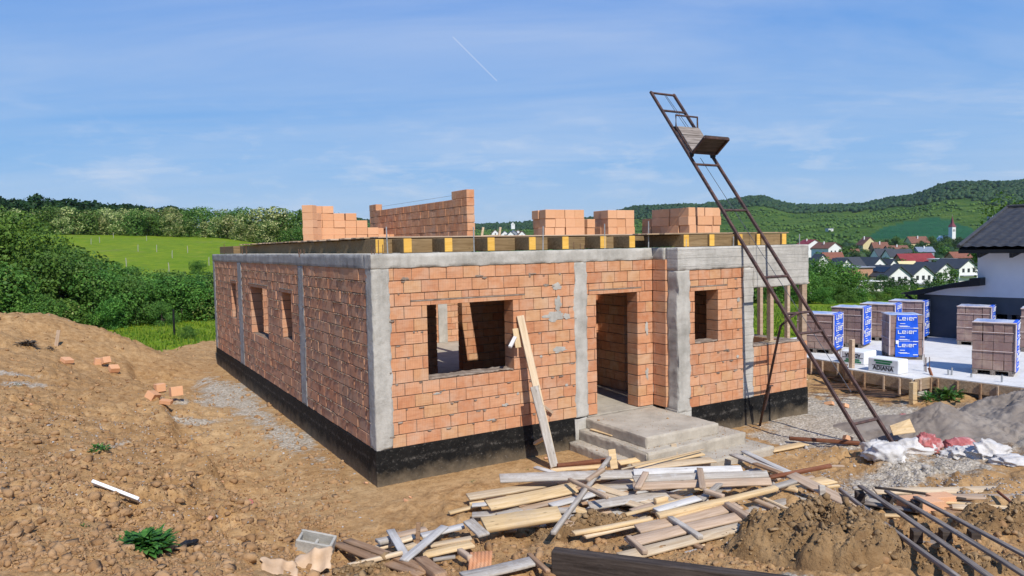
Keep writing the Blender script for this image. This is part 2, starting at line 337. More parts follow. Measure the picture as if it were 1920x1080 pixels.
MAT['leaf_light']=leafmat('light_green_leaves',[(.03,.075,.012),(.06,.12,.02),(.09,.16,.03)],gain=1.5)
MAT['leaf_weed']=leafmat('weed_leaves',[(.02,.075,.012),(.045,.13,.02),(.09,.2,.035)],.2,gain=1.15)
MAT['bark']=pmat('bark',[(.05,.038,.028),(.10,.078,.058),(.15,.12,.09)],6,6,.95,.5,30,.01)
MAT['post']=pmat('grey_fence_wood',[(.28,.26,.22),(.42,.39,.34)],6,5,.9,.2)
MAT['stone']=pmat('pebble_stone',[(.20,.18,.16),(.36,.33,.30),(.52,.49,.46)],7,5,.9,.3,rnd=[(.18,.16,.14),(.34,.31,.28),(.48,.45,.42),(.42,.34,.25)],rmix=.65)
MAT['clod']=pmat('dirt_clod',[(0.2,0.105,0.0428),(0.365,0.209,0.0974),(0.474,0.293,0.147)],5,7,.97,.8,30,.02,rnd=[(0.218,0.117,0.0506),(0.383,0.226,0.109),(0.492,0.318,0.171)],rmix=.5)
MAT['mudclod']=pmat('heap_clod',[(.15,.088,.04),(.27,.17,.082),(.38,.255,.135)],6,7,.97,.8,30,.02,rnd=[(.15,.088,.04),(.28,.18,.088),(.42,.29,.16)],rmix=.6)
MAT['mud']=pmat('mud_heap_soil',[(0.162,0.09,0.0394),(0.275,0.167,0.0754),(0.38,0.243,0.119)],3.2,9,.96,1.0,18,.05)
MAT['sand']=pmat('grey_sand',[(.17,.14,.115),(.24,.20,.165),(.32,.275,.23)],2.2,8,.96,.6,40,.012)
# ------------------------------------------------------------------ sky and sun
SUN = Vector((-.14,-1.0,1.0)).normalized()           # towards the sun: behind the camera, over its right shoulder
EL = math.asin(SUN.z); AZ = math.atan2(SUN.x, SUN.y)
w=bpy.data.worlds.new('World'); scene.world=w; w.use_nodes=True; nt=w.node_tree; bg=nt.nodes['Background']
sky=nt.nodes.new('ShaderNodeTexSky'); sky.sky_type='NISHITA'; sky.sun_disc=False; sky.sun_elevation=EL; sky.sun_rotation=AZ
sky.altitude=300; sky.air_density=1.0; sky.dust_density=.35; sky.ozone_density=2.2
tc=nt.nodes.new('ShaderNodeTexCoord'); D_=tc.outputs['Generated']
sx=nt.nodes.new('ShaderNodeSeparateXYZ'); nt.links.new(D_,sx.inputs[0])
zz=mth(nt,'MAXIMUM',sx.outputs[2],0.0); zp=mth(nt,'ADD',zz,.10)
cx=nt.nodes.new('ShaderNodeCombineXYZ')
# rotate so that the streaks run across the view, then stretch
ca,sa=math.cos(YAW),math.sin(YAW)
ax_=mth(nt,'ADD',mth(nt,'MULTIPLY',sx.outputs[0],ca),mth(nt,'MULTIPLY',sx.outputs[1],sa))
ay_=mth(nt,'SUBTRACT',mth(nt,'MULTIPLY',sx.outputs[1],ca),mth(nt,'MULTIPLY',sx.outputs[0],sa))
px_=mth(nt,'DIVIDE',ax_,zp); py_=mth(nt,'DIVIDE',ay_,zp)
nt.links.new(mth(nt,'ADD',mth(nt,'MULTIPLY',px_,.55),mth(nt,'MULTIPLY',py_,.10)),cx.inputs[0]); nt.links.new(mth(nt,'MULTIPLY',py_,1.5),cx.inputs[1]); cx.inputs[2].default_value=2.3
n1=tex(nt,cx.outputs[0],.75,8,.62,.5); n2=tex(nt,cx.outputs[0],.22,4,.55,.3)
veil=mth(nt,'MULTIPLY',ramp(nt,n2,[(0,0,0),(1,1,1)],[.40,.72]),ramp(nt,n1,[(.15,)*3,(1,1,1)],[.35,.75]))
# low cumulus shreds close to the horizon
cx2=nt.nodes.new('ShaderNodeCombineXYZ'); az_=mth(nt,'ARCTAN2',ax_,ay_)
nt.links.new(mth(nt,'MULTIPLY',az_,9.0),cx2.inputs[0]); nt.links.new(mth(nt,'MULTIPLY',zz,34.0),cx2.inputs[1])
n3=tex(nt,cx2.outputs[0],1.0,8,.62,.25)
band=mth(nt,'MULTIPLY',ramp(nt,zz,[(0,0,0),(.75,)*3,(1,1,1),(0,0,0)],[.015,.05,.10,.20]),ramp(nt,n3,[(0,0,0),(1,1,1)],[.50,.74]))
cl=mth(nt,'ADD',mth(nt,'MULTIPLY',veil,.50),mth(nt,'MULTIPLY',band,.5),True)
base=sky.outputs[0]
hz=ramp(nt,zz,[(1,1,1),(0,0,0)],[.0,.22])
base=mix(nt,.88,base,ramp(nt,zz,[(5.9,7.6,9.7),(2.5,5.4,9.8),(.95,3.5,9.4),(.5,1.9,6.2)],[0,.11,.33,1]))
skyc=mix(nt,cl,base,(8.3,8.9,10.0))
# aeroplane trail high up
pA=Vector(ray(849,69)).normalized(); pB=Vector(ray(932,152)).normalized(); nrm=pA.cross(pB).normalized(); mid=(pA+pB).normalized()
def dotn(vec):
    d=nt.nodes.new('ShaderNodeVectorMath'); d.operation='DOT_PRODUCT'; nt.links.new(D_,d.inputs[0]); d.inputs[1].default_value=vec; return d.outputs['Value']
wd=mth(nt,'SUBTRACT',1.0,mth(nt,'DIVIDE',mth(nt,'ABSOLUTE',dotn(nrm)),.0009),True)
tang=nrm.cross(mid).normalized(); half=math.sin(pA.angle(pB)/2)
ln=mth(nt,'LESS_THAN',mth(nt,'ABSOLUTE',dotn(tang)),half); fr=mth(nt,'GREATER_THAN',dotn(mid),.9)
skyc=mix(nt,mth(nt,'MULTIPLY',mth(nt,'MULTIPLY',wd,mth(nt,'MULTIPLY',ln,fr)),.42),skyc,(10,10.5,11.5))
nt.links.new(skyc,bg.inputs['Color']); bg.inputs['Strength'].default_value=.088
sd=bpy.data.lights.new('sun','SUN'); sd.energy=4.7; sd.angle=R(.5); sd.color=(1,.955,.88)
so=bpy.data.objects.new('sun',sd); COL.objects.link(so); so.rotation_euler=(-SUN).to_track_quat('-Z','Y').to_euler(); so.location=(0,-20,20)
scene.view_settings.view_transform='Standard'; scene.view_settings.look='None'; scene.view_settings.exposure=0; scene.view_settings.gamma=1
scene.render.film_transparent=False
cy=scene.cycles; cy.max_bounces=6; cy.diffuse_bounces=3; cy.glossy_bounces=2; cy.transmission_bounces=2; cy.transparent_max_bounces=4
# ------------------------------------------------------------------ terrain
CP=[ # photo point -> height of the soil there
(700,920,-.55),(560,800,-.55),(400,690,-.55),(1000,870,-.55),(850,930,-.55),(760,980,-.55),(640,960,-.55),(1100,960,-.5),(1420,800,-.55),(1515,780,-.56),
(1600,830,-.52),(1750,880,-.48),(1900,900,-.42),(1560,740,-.62),(1700,745,-.6),(1850,720,-.5),(1920,720,-.45),
(600,1010,-.5),(540,1050,-.42),(700,1070,-.42),(960,1079,-.36),(1300,1079,-.2),(1700,1079,-.2),(1900,1000,-.38),(1500,960,-.42),
(330,640,-.5),(400,640,-.56),(300,665,-.5),(250,655,-.25),(210,620,.40),(150,590,1.0),(60,650,.75),(40,575,1.6),(0,572,1.62),(128,579,1.38),(100,620,.9),
(240,720,-.5),(200,740,-.2),(120,690,.12),(60,700,.35),(0,700,.45),(160,790,-.02),(60,790,.28),(0,800,.42),
(290,800,-.42),(330,870,-.5),(270,850,-.12),(220,880,0.0),(100,880,.22),(0,920,.45),
(420,960,-.52),(340,930,-.22),(250,960,.05),(120,990,.3),(0,1079,.55),(200,1079,.42),(330,1050,.2),(420,1079,.10),(480,1010,-.36)]
CPTS=[];zs=[]
for u,v,z in CP:
    p=at('z',z,u,v)
    if u in (0,40,128,150,210,100,60) and v<660 and v>570:
        p=dep(u,v,{0:22,40:22,128:23,150:23.5,210:24.5,100:21.5,60:20}[u]); z=p[2]
    CPTS.append(p[:2]); zs.append(z)
for q in [(-3.83,-10.48,1.5),(-1.5,-9.5,.7),(2.5,-9.5,.1),(6,-9,-.1),(-7,-6,1.2),(-8,2,1.0),(-10,10,1.4),(-13,18,1.8),(-9,22,.6),(-4,24,-.55),(3,26,-.58),(10,24,-.6),(18,18,-.6),(24,10,-.65),(28,0,-.6),
          (26,-8,-.5),(18,-8,-.4),(12,-8,-.35),(-6,30,-.6),(5,34,-.6),(20,28,-.7),(5,5,-.55),(8,8,-.55),(3,10,-.55),(12,0,-.68),(12,6,-.6),(7.1,-3.5,-.53),(-14,28,.0),(-18,10,1.6),(-15,-4,1.5),(-10,-12,1.6),(0,-14,1.2),(10,-14,.4)]:
    CPTS.append(q[:2]); zs.append(q[2])
CPTS=np.array(CPTS); zs=np.array(zs)
def _phi(d): return np.where(d>1e-9, d*d*np.log(np.maximum(d,1e-9)), 0)
NCP=len(CPTS); K=_phi(np.linalg.norm(CPTS[:,None]-CPTS[None],axis=2))+np.eye(NCP)*.35
P_=np.c_[np.ones(NCP),CPTS]; A_=np.block([[K,P_],[P_.T,np.zeros((3,3))]]); TPS=np.linalg.solve(A_,np.r_[zs,0,0,0])
def near_z(x,y):
    x=np.asarray(x,float); y=np.asarray(y,float); out=TPS[NCP]+TPS[NCP+1]*x+TPS[NCP+2]*y
    for i in range(NCP): out=out+TPS[i]*_phi(np.hypot(x-CPTS[i,0],y-CPTS[i,1]))
    return np.clip(out,-.8,2.3)
RG=np.array([20,30,45,60,80,120,160,220,300,420,600,800,1000,1250,1500,1900,3000,6000.])
def prof(ridge):
    ridge-=4
    return [-.6,-.6,-.8,-1.5,-4.0,-8,-9.6,-12,-12.6,-12,-8,2,19,ridge*.62,ridge,ridge*.85,40,0]
PR={-600:[-.6,-.6,-.6,.3,2,5,7.5,11,15,17,20,25,30,40,60,70,40,0],0:[-.6,-.6,-.6,.3,2,5,7.3,11,15.5,17,20,25,30,40,60,70,40,0],
 400:[-.6,-.6,-.6,.3,1.9,4.6,6.6,9,11,12,14,18,25,35,50,50,40,0],560:[-.6,-.6,-.6,.2,1.5,3.6,4.6,5,5,5,8,14,25,40,58,50,40,0],
 640:[-.6,-.6,-.6,0,.8,2.3,2.5,1,0,0,4,10,25,48,66,60,40,0],760:[-.6,-.6,-.7,-1,-1.5,-3,-4,-6,-7,-7,-4,3,16,32,50,50,40,0],950:prof(51),1100:prof(58),1200:prof(78),1300:prof(76),1420:prof(88),
 1500:prof(68),1600:prof(67),1700:prof(79),1790:prof(97),1920:prof(96),2400:prof(90)}
PU=sorted(PR); PT=np.array([PR[k] for k in PU])
AZ0=math.atan2(FW[0],FW[1])
def col_of(x,y):
    a=np.arctan2(x-CAM[0],y-CAM[1])-AZ0; a=(a+np.pi)%(2*np.pi)-np.pi
    return 960+FPX*np.tan(np.clip(a,-1.0,1.0))
def far_z(x,y):
    u=np.clip(col_of(x,y),PU[0],PU[-1]); r=np.maximum(np.hypot(x-CAM[0],y-CAM[1]),20.01)
    ui=np.interp(u,PU,range(len(PU))); k=np.clip(ui.astype(int),0,len(PU)-2); f=ui-k; f=f*f*(3-2*f)
    ri=np.interp(np.log(r),np.log(RG),range(len(RG))); j=np.clip(ri.astype(int),0,len(RG)-2); g=ri-j
    z=(PT[k,j]*(1-g)+PT[k,j+1]*g)*(1-f)+(PT[k+1,j]*(1-g)+PT[k+1,j+1]*g)*f
    z=z+fbm(x/70,y/70,3.1,3)*np.clip((r-60)/400,0,1)*3.5+fbm(x/260,y/260,9,3)*np.clip((r-700)/600,0,1)*9
    return z
def cellnoise(x,y,seed=0):
    """rounded lumps of random height, one per jittered cell"""
    i=np.floor(x).astype(np.int64); j=np.floor(y).astype(np.int64); best=np.zeros_like(x)
    for a in (-1,0,1):
        for b in (-1,0,1):
            ci,cj=i+a,j+b; px=ci+_h(ci,cj,cj*0+seed); py=cj+_h(ci,cj,cj*0+seed+7); hh=_h(ci,cj,cj*0+seed+13); rr=.45+.5*_h(ci,cj,cj*0+seed+19)
            d2=((x-px)**2+(y-py)**2)/rr**2; best=np.maximum(best,hh*hh*np.sqrt(np.clip(1-d2,0,1)))
    return best
def clod_amp(x,y):
    flat=np.exp(-(((x+.2)/2.1)**2))*smooth(-3.0,-.5,y)*(1-smooth(11,16,y))          # trodden strip beside the long wall
    flat2=smooth(0,1.5,x)*smooth(-3.2,-2.2,y)*(1-smooth(9,13,x))
    return np.clip(1-.72*np.maximum(flat,flat2),.24,1)
def ground_z(x,y,micro=True):
    x=np.asarray(x,float); y=np.asarray(y,float); r=np.hypot(x-CAM[0],y-CAM[1])
    t=smooth(24,36,r); z=near_z(x,y)*(1-t)+far_z(x,y)*t
    if micro:
        a=clod_amp(x,y)*(1-smooth(28,45,r))
        bank=np.exp(-((x+2.6-.10*np.clip(y,-3,6))/.9)**2)*smooth(-4,-1,y)*(1-smooth(9,14,y))
        z=z+a*(.13*fbm(x*.8,y*.8,1.3,3)+.15*(billow(x*2.2,y*2.2,5.1,4,.55)-.28)*(1+.9*bank)+.055*(billow(x*8.5+.3*vnoise(x*3,y*3),y*8.5,2.2,3,.6)-.28))
        wx=x+.12*vnoise(x*4,y*4,3); wy=y+.12*vnoise(x*4,y*4,9)
        pat=np.clip(.35+1.3*fbm(x*.7,y*.7,21,3),.05,1)
        z=z+a*pat*(.15*cellnoise(wx*3.2,wy*3.2,1)*(.6+1.2*bank)+.11*cellnoise(wx*7.0,wy*7.0,2)+.055*cellnoise(wx*14,wy*14,3))
        xb=np.interp(y,[-1.82,.08,3.4,8.65,14.4],[-1.75,-2.05,-2.35,-2.3,-2.7])+.28*fbm(y*.9,y*0+x*.15,17,3)
        dl=xb-x; z=z+.26*smooth(-.12,.16,dl)*np.exp(-np.maximum(dl,0)/1.5)*smooth(-2.6,-1.2,y)*(1-smooth(12,15,y))
        wl=np.exp(-(np.maximum(np.abs(x+.25)-.35,0)/.35)**2)*smooth(-.9,-.2,y)*(1-smooth(14.6,15.6,y)); z=z*(1-wl*.9)+(-.555)*wl*.9
        wf=np.exp(-(np.maximum(np.abs(y+.2)-.25,0)/.3)**2)*smooth(-.7,0,x)*(1-smooth(3.4,3.9,x)); z=z*(1-wf*.9)+(-.555)*wf*.9
        z=z+.012*fbm(x*14,y*14,7.7,3,.6)*(1-smooth(30,50,r))
        z=z+smooth(45,60,r)*(1-smooth(300,500,r))*.16*fbm(x*.5,y*.5,6.6,3)
    return z
az=[]
a=-180.0
while a<180:
    az.append(a); b_=abs(a)
    a+= .115 if b_<37.5 else (.8 if b_<44 else 4.0)
az=np.radians(np.array(az))+AZ0
rad=[.4,1.0,1.8,2.6,3.3]
r_=3.3
while r_<36: r_*=1.0062; rad.append(r_)
while r_<320: r_*=1.016; rad.append(r_)
while r_<6500: r_*=1.03; rad.append(r_)
rad=np.array(rad); na,nr=len(az),len(rad)
RR,AA=np.meshgrid(rad,az,indexing='ij'); X=CAM[0]+RR*np.sin(AA); Y=CAM[1]+RR*np.cos(AA); Z=ground_z(X,Y)
# the house stands in the soil: keep the soil out of its rooms
ins=(X>.06)&(X<9.25)&(Y>.1)&(Y<14.6)&~((X>5.9)&(Y<.0)); Z=np.where(ins,np.minimum(Z,-.62),Z)
U=col_of(X,Y); RAD=np.hypot(X-CAM[0],Y-CAM[1])
edge=np.interp(U,[-600,0,100,250,420,700,1000,1300,1600,2400],[30,29,28,28.5,33.5,33,31,30,27,25])+1.2*fbm(X*.5,Y*.5,4,3)
m_grass=smooth(-.5,.7,RAD-edge+.8*fbm(X*2.3,Y*2.3,8,3))
# pale gravel: trodden stone dust by the long wall, chippings around the steps and by the hoist
def blob(cx_,cy_,rx,ry): return np.exp(-(((X-cx_)/rx)**2+((Y-cy_)/ry)**2))
m_gr=np.clip(1.0*blob(-.65,9.2,.75,3.4)+.55*blob(-.45,5.2,.4,1.6)+.75*blob(-.35,3.2,.45,1.2)+.55*blob(-.35,1.1,.35,.7)+.8*blob(-1.9,6.1,.55,.45)+.8*blob(-2.0,8.6,.8,.45)+.6*blob(-4.9,8.3,1.0,.5)+.8*blob(-5.4,9.4,.8,.35)+.9*blob(-3.5,2.6,.35,.3)+1.2*blob(8.3,-1.9,1.9,1.1)+1.1*blob(10.6,-.7,1.6,1.6)+1.0*blob(6.9,-4.3,2.0,.55)+.9*blob(9.6,-5.6,1.6,1.0)+.75*blob(2.0,-6.0,.4,.3)+.35*blob(-4.3,-2.2,.8,.5),0,1.2)
m_gr=np.clip(m_gr+.42*fbm(X*2.4,Y*2.4,12,4)*(m_gr>.06),0,1)*(1-m_grass)
m_sand=np.clip(1.3*blob(10.6,-3.4,2.1,1.4)+1.0*blob(12.5,-4.5,2.2,1.6)+.35*fbm(X*1.7,Y*1.7,2,3),0,1)*(RAD<24)
m_yel=np.clip(1.1*blob(1.6,-.55,1.6,.38)+1.1*blob(-1.1,4.2,.8,2.6)+.7*blob(-1.6,7.5,.7,3)+.8*blob(-1.2,.2,.8,.6)+.5*fbm(X*.9,Y*.9,31,3),0,1)
ridge_r=smooth(1180,1330,RAD+120*fbm(X/120,Y/120,3,3)-np.interp(U,[900,1300,1420,1900],[60,0,90,0]))
fx=(U-1745)/np.where(U<1745,118,95.); m_field=((RAD>800)&(RAD<800+260*np.clip(1-fx*fx,0,1)**.8)&(np.abs(fx)<1)).astype(float)
idx=np.arange(na*nr).reshape(nr,na); nxt=np.roll(idx,-1,axis=1)
Fq=np.stack([idx[:-1],nxt[:-1],nxt[1:],idx[1:]],axis=-1)
cls=np.where(RAD[:-1]+0*RAD[1:]>230,2,np.where(m_grass[:-1]>.5,1,0))
V=np.stack([X,Y,Z],-1).reshape(-1,3)
def terr_mat(name, far=False):
    m,nt,b=nodes(name); v=coords(nt,'Object')
    A=lambda n:N(nt,'ShaderNodeAttribute',attribute_name=n).outputs['Fac']
    # soil
    t1=tex(nt,v,.55,8,.65); t2=tex(nt,v,5.5,9,.68); t3=tex(nt,v,27,5,.7)
    soil=ramp(nt,t1,[(0.32,0.169,0.0622),(0.437,0.254,0.108),(0.508,0.316,0.146)],[.32,.5,.68])
    soil=mix(nt,mth(nt,'MULTIPLY',A('yel'),.75),soil,(0.721,0.522,0.283))
    soil=mix(nt,.65,soil,ramp(nt,t2,[(0.187,0.0945,0.0366),(0.409,0.242,0.106),(0.605,0.403,0.209)],[.3,.5,.7]))
    soil=mix(nt,mth(nt,'MULTIPLY',ramp(nt,t3,[(0.89,0.821,0.732),(0,0,0)],[.34,.47]),.6),soil,(0.116,0.0616,0.0278))
    vg=N(nt,'ShaderNodeTexVoronoi',i_Scale=21.0); nt.links.new(v,vg.inputs['Vector'])
    sep=nt.nodes.new('ShaderNodeSeparateColor'); nt.links.new(vg.outputs['Color'],sep.inputs[0])
    grav=ramp(nt,sep.outputs[0],[(0.294,0.246,0.185),(0.47,0.405,0.315),(0.588,0.516,0.42),(0.666,0.595,0.487)])
    grav=mix(nt,mth(nt,'MULTIPLY',ramp(nt,vg.outputs['Distance'],[(0,0,0),(0.98,0.93,0.84)],[.42,.7]),.7),grav,(0.196,0.153,0.105))
    grav=mix(nt,.35,grav,ramp(nt,t2,[(0.353,0.288,0.21),(0.568,0.502,0.403)],[.35,.65]))
    gm=ramp(nt,mth(nt,'ADD',A('gravel'),mth(nt,'MULTIPLY',mth(nt,'SUBTRACT',t2,.5),1.3)),[(0,0,0),(1,1,1)],[.42,.72])
    c=mix(nt,gm,soil,grav)
    c=mix(nt,ramp(nt,A('sand'),[(0,0,0),(1,1,1)],[.35,.8]),c,ramp(nt,t2,[(.17,.145,.12),(.27,.235,.195),(.36,.32,.27)],[.32,.5,.68]))
    # meadow
    vs=coords(nt,'Object',(1,1,1)); g1=tex(nt,vs,.06,6,.6); g2=tex(nt,vs,.9,8,.7); g3=tex(nt,vs,9,4,.7)
    gr=ramp(nt,g1,[(0.109,0.218,0.0066),(0.178,0.276,0.0077),(0.265,0.299,0.0121)],[.35,.52,.68])
    gr=mix(nt,.55,gr,ramp(nt,g2,[(0.0575,0.132,0.0055),(0.172,0.27,0.0088),(0.38,0.356,0.033)],[.36,.51,.66]))
    gr=mix(nt,mth(nt,'MULTIPLY',ramp(nt,tex(nt,vs,.13,7,.75),[(0,0,0),(1,1,1)],[.55,.70]),.6),gr,(.30,.25,.09))
    gr=mix(nt,mth(nt,'MULTIPLY',ramp(nt,tex(nt,vs,.35,6,.75),[(0,0,0),(1,1,1)],[.52,.66]),.55),gr,(.075,.15,.012))
    gr=mix(nt,.35,gr,ramp(nt,g3,[(.055,.11,.006),(.19,.25,.02)],[.35,.65]))
    c=mix(nt,ramp(nt,mth(nt,'ADD',A('grass'),mth(nt,'MULTIPLY',mth(nt,'SUBTRACT',t2,.5),.8)),[(0,0,0),(1,1,1)],[.4,.6]),c,gr)
    if far:
        h1=tex(nt,v,.016,9,.7); h2=tex(nt,v,.055,8,.75); h3=tex(nt,v,.004,5,.6)
        hc=ramp(nt,h1,[(0.0354,0.092,0.0132),(0.0732,0.144,0.0165),(0.136,0.201,0.0242)],[.36,.5,.62])
        hc=mix(nt,.6,hc,ramp(nt,h2,[(0.0236,0.0667,0.0121),(0.0649,0.132,0.0165),(0.147,0.213,0.0297)],[.36,.5,.66]))
        hc=mix(nt,mth(nt,'MULTIPLY',ramp(nt,h3,[(0,0,0),(1,1,1)],[.52,.66]),.5),hc,(0.224,0.276,0.044))
        c=mix(nt,A('hill'),c,hc); c=mix(nt,A('ridge'),c,(0.0118,0.0345,0.0132))
        fv=coords(nt,'Object',(1,.15,1)); c=mix(nt,A('field'),c,ramp(nt,tex(nt,fv,.05,5),[(.02,.105,.042),(.03,.13,.05)],[.35,.65]))
    nt.links.new(c,b.inputs['Base Color']); b.inputs['Roughness'].default_value=.97; b.inputs['Specular IOR Level'].default_value=.12
    if far:
        hm=N(nt,'ShaderNodeBump',i_Strength=1.0,i_Distance=9.0); nt.links.new(mth(nt,'MULTIPLY',tex(nt,v,.075,6,.7),A('hill')),hm.inputs['Height']); nt.links.new(hm.outputs[0],b.inputs['Normal'])
    else:
        h=mth(nt,'ADD',t2,mth(nt,'ADD',mth(nt,'MULTIPLY',t3,.4),mth(nt,'MULTIPLY',mth(nt,'MULTIPLY',gm,mth(nt,'SUBTRACT',1.0,vg.outputs['Distance'])),.5)))
        bumpit(nt,b,h,.85,.045)
    return m
MAT['ground']=terr_mat('site_soil'); MAT['meadow']=terr_mat('meadow_grass'); MAT['hills']=terr_mat('hill_scrub',True)
hillm=smooth(300,560,RAD)*smooth(560,720,U)
VA={'grass':m_grass,'gravel':m_gr,'sand':m_sand,'yel':m_yel,'ridge':ridge_r*smooth(600,660,U),'field':m_field,'hill':np.clip(hillm,0,1)}
for k,nm,names in ((0,'ground',('grass','gravel','sand','yel')),(1,'meadow',('grass','gravel','sand','yel')),(2,'hills',('grass','hill','ridge','field'))):
    f=Fq[cls==k].reshape(-1,4); used,inv=np.unique(f,return_inverse=True)
    va={n:VA[n].reshape(-1)[used] for n in names}
    me=np_mesh(nm,V[used],inv.reshape(-1,4)[:,::-1],None,[MAT[nm]],True,va)
    tag(link_mesh(nm,me),kind='structure')
def gz(x,y,micro=False): return float(ground_z(np.array([x]),np.array([y]),micro)[0])
def on_ground(u,v,off=0.0,micro=True):      # where the photo's sight line meets the soil
    d=ray(u,v); t=2.0; last=t
    while t<400:
        p=CAM+t*d
        if p[2]<gz(p[0],p[1],micro): break
        last=t; t*=1.05
    lo,hi=last,t
    for _ in range(9):
        md_=(lo+hi)/2; p=CAM+md_*d
        if p[2]<gz(p[0],p[1],micro): hi=md_
        else: lo=md_
    last=lo
    p=CAM+last*d; p=np.array([p[0],p[1],gz(p[0],p[1],micro)+off]); return p
# ------------------------------------------------------------------ the raw brick house
house=empty('unfinished_brick_house',(0,0,-.55),'unfinished single-storey house of orange hollow bricks with grey concrete columns and no roof','house')
house.location=(0,0,0)
def wall(name, axis, a0,a1, t0,t1, z0,z1, openings=(), mats=('brick','mortar'), L=.30, H=.20, seed=1, jit=.003, offs=0.0, blobs=0, bface=None, parent=None, tooth=0):
    """courses of hollow clay blocks: axis 'x' or 'y'; t0..t1 thickness; openings (a0,a1,z0,z1)"""
    rg=random.Random(seed); mb=MB(); n=int(round((z1-z0)/H))
    def put(p,q,zz0,zz1,r,mi,ta,tb):
        if axis=='x': mb.box(p,q,ta,tb,zz0,zz1,r,mi)
        else: mb.box(ta,tb,p,q,zz0,zz1,r,mi)
    for k in range(n):
        zb=z0+k*H; zt=zb+H; iv=[(a0+(rg.uniform(-tooth,tooth) if tooth else 0),a1+(rg.uniform(-tooth,tooth) if tooth else 0))]
        for (o0,o1,oz0,oz1) in openings:
            if oz0<zb+H/2<oz1:
                nv=[]
                for p,q in iv:
                    if o1<=p or o0>=q: nv.append((p,q)); continue
                    if p<o0: nv.append((p,o0))
                    if o1<q: nv.append((o1,q))
                iv=nv
        for p,q in iv:
            if q-p<.02: continue
            put(p+.016,q-.016,zb,zt,.5,1,t0+.016,t1-.016)
            x=a0+offs+(-L/2 if k%2 else 0)+rg.uniform(-.02,.02)
            while x+L<p+.05: x+=L
            cur=p
            while cur<q-.015:
                e=min(q,x+L) if x+L<q-.04 else q
                g=rg.uniform(.003,.0065)
                j=rg.uniform(-jit,jit); 
                put(cur+g,e-g,zb+.0065+rg.uniform(0,.004),zt-.0055,rg.random(),0,t0+j,t1+j)
                cur=e; x+=L
    # squeezed-out mortar lumps along the bed joints
    for i in range(blobs):
        k=rg.randint(1,n-1); a=rg.uniform(a0+.05,a1-.05); zz=z0+k*H
        if any(o0-.1<a<o1+.1 and oz0-.1<zz<oz1+.1 for o0,o1,oz0,oz1 in openings): continue
        wd=rg.uniform(.02,.10); hh=rg.uniform(.012,.035); d=rg.uniform(.006,.022); zz-=rg.uniform(.0,.014)
        t=bface; s=-1 if abs(bface-t0)<1e-6 else 1
        ta,tb=sorted((t-s*.01,t+s*d))
        pts=[]
        for (u_,w_) in ((-wd,-hh*rg.uniform(.5,1.6)),(wd*.2,-hh*1.4),(wd,-hh*.4),(wd*.8,hh*.3),(-wd*.9,hh*.3)): pts.append((a+u_/2,zz+w_/2))
        if axis=='y': mb.prism([(ta,p_[0],p_[1]) for p_ in pts],(tb-ta,0,0),rg.random(),1)
        else: mb.prism([(p_[0],ta,p_[1]) for p_ in pts],(0,tb-ta,0),rg.random(),1)
    o=mb.build(name,[MAT[mats[0]],MAT[mats[1]]],parent or house,bevel=.003); return o
def rough_block(name, p0, p1, mat, rough=.006, res=.07, seed=0, parent=house, edge=0.0, sc=6.0, wave=0):
    """a cast block with uneven faces"""
    p0=np.array(p0,float); p1=np.array(p1,float); n=[max(1,int(round((p1[i]-p0[i])/res))) for i in range(3)]
    n=[min(k,90)+2 for k in n]; V=[];F=[]; ids={}
    cs=[]
    for i in range(3):
        L_=p1[i]-p0[i]; q=min(.010,L_*.2); cs.append([0]+list(np.linspace(q,L_-q,n[i]-1))+[L_])
    def vid(i,j,k):
        key=(i,j,k)
        if key not in ids: ids[key]=len(V); V.append([p0[0]+cs[0][i],p0[1]+cs[1][j],p0[2]+cs[2][k]])
        return ids[key]
    for a in range(3):
        b,c=[q for q in range(3) if q!=a]
        for side in (0,n[a]):
            for i in range(n[b]):
                for j in range(n[c]):
                    q=[]
                    for (di,dj) in ((0,0),(1,0),(1,1),(0,1)):
                        t=[0,0,0]; t[a]=side; t[b]=i+di; t[c]=j+dj; q.append(vid(*t))
                    F.append(q)
    V=np.array(V); c=(p0+p1)/2
    d=np.stack([fbm(V[:,0]*sc+s*7+seed,V[:,1]*sc-s*3,V[:,2]*sc+s,3,.6) for s in range(3)],-1)*rough*2
    # broken arrises: pull edge vertices in a little
    on=(np.abs(V-p0)<1e-6)|(np.abs(V-p1)<1e-6); e=on.sum(1)>=2
    if wave:
        ax_=wave-1; lo=np.abs(V[:,ax_]-p0[ax_])<1e-6; hi=np.abs(V[:,ax_]-p1[ax_])<1e-6
        o2=[q for q in (0,1,2) if q!=ax_]; tt=V[:,2] if ax_<2 else V[:,0]+V[:,1]
        wob=.034*fbm(tt*3.2+seed,tt*0+seed,0,4,.65)+.010*np.where(np.floor(tt/.2+seed)%2<1,1,-1)
        for q_,s_ in ((1.0,hi),(.8,np.abs(V[:,ax_]-p1[ax_]+.01)<.003)): V[s_,ax_]+=wob[s_]*q_; V[lo,ax_]+=np.where(np.abs(p0[ax_])<.02,0,1)*.7*fbm(tt*4+seed+9,tt*0,0,3)[lo]*.03
    V=V+d; V[e]-= (np.sign(V[e]-c)*on[e])*(edge*np.clip(.5+fbm(V[e,0]*9,V[e,1]*9,V[e,2]*9,2),0,1))[:,None]
    me=np_mesh(name,V,F,None,[MAT[mat]],False)
    bm=bmesh.new(); bm.from_mesh(me); bmesh.ops.recalc_face_normals(bm,faces=bm.faces); bm.to_mesh(me); bm.free()
    return link_mesh(name,me,parent)
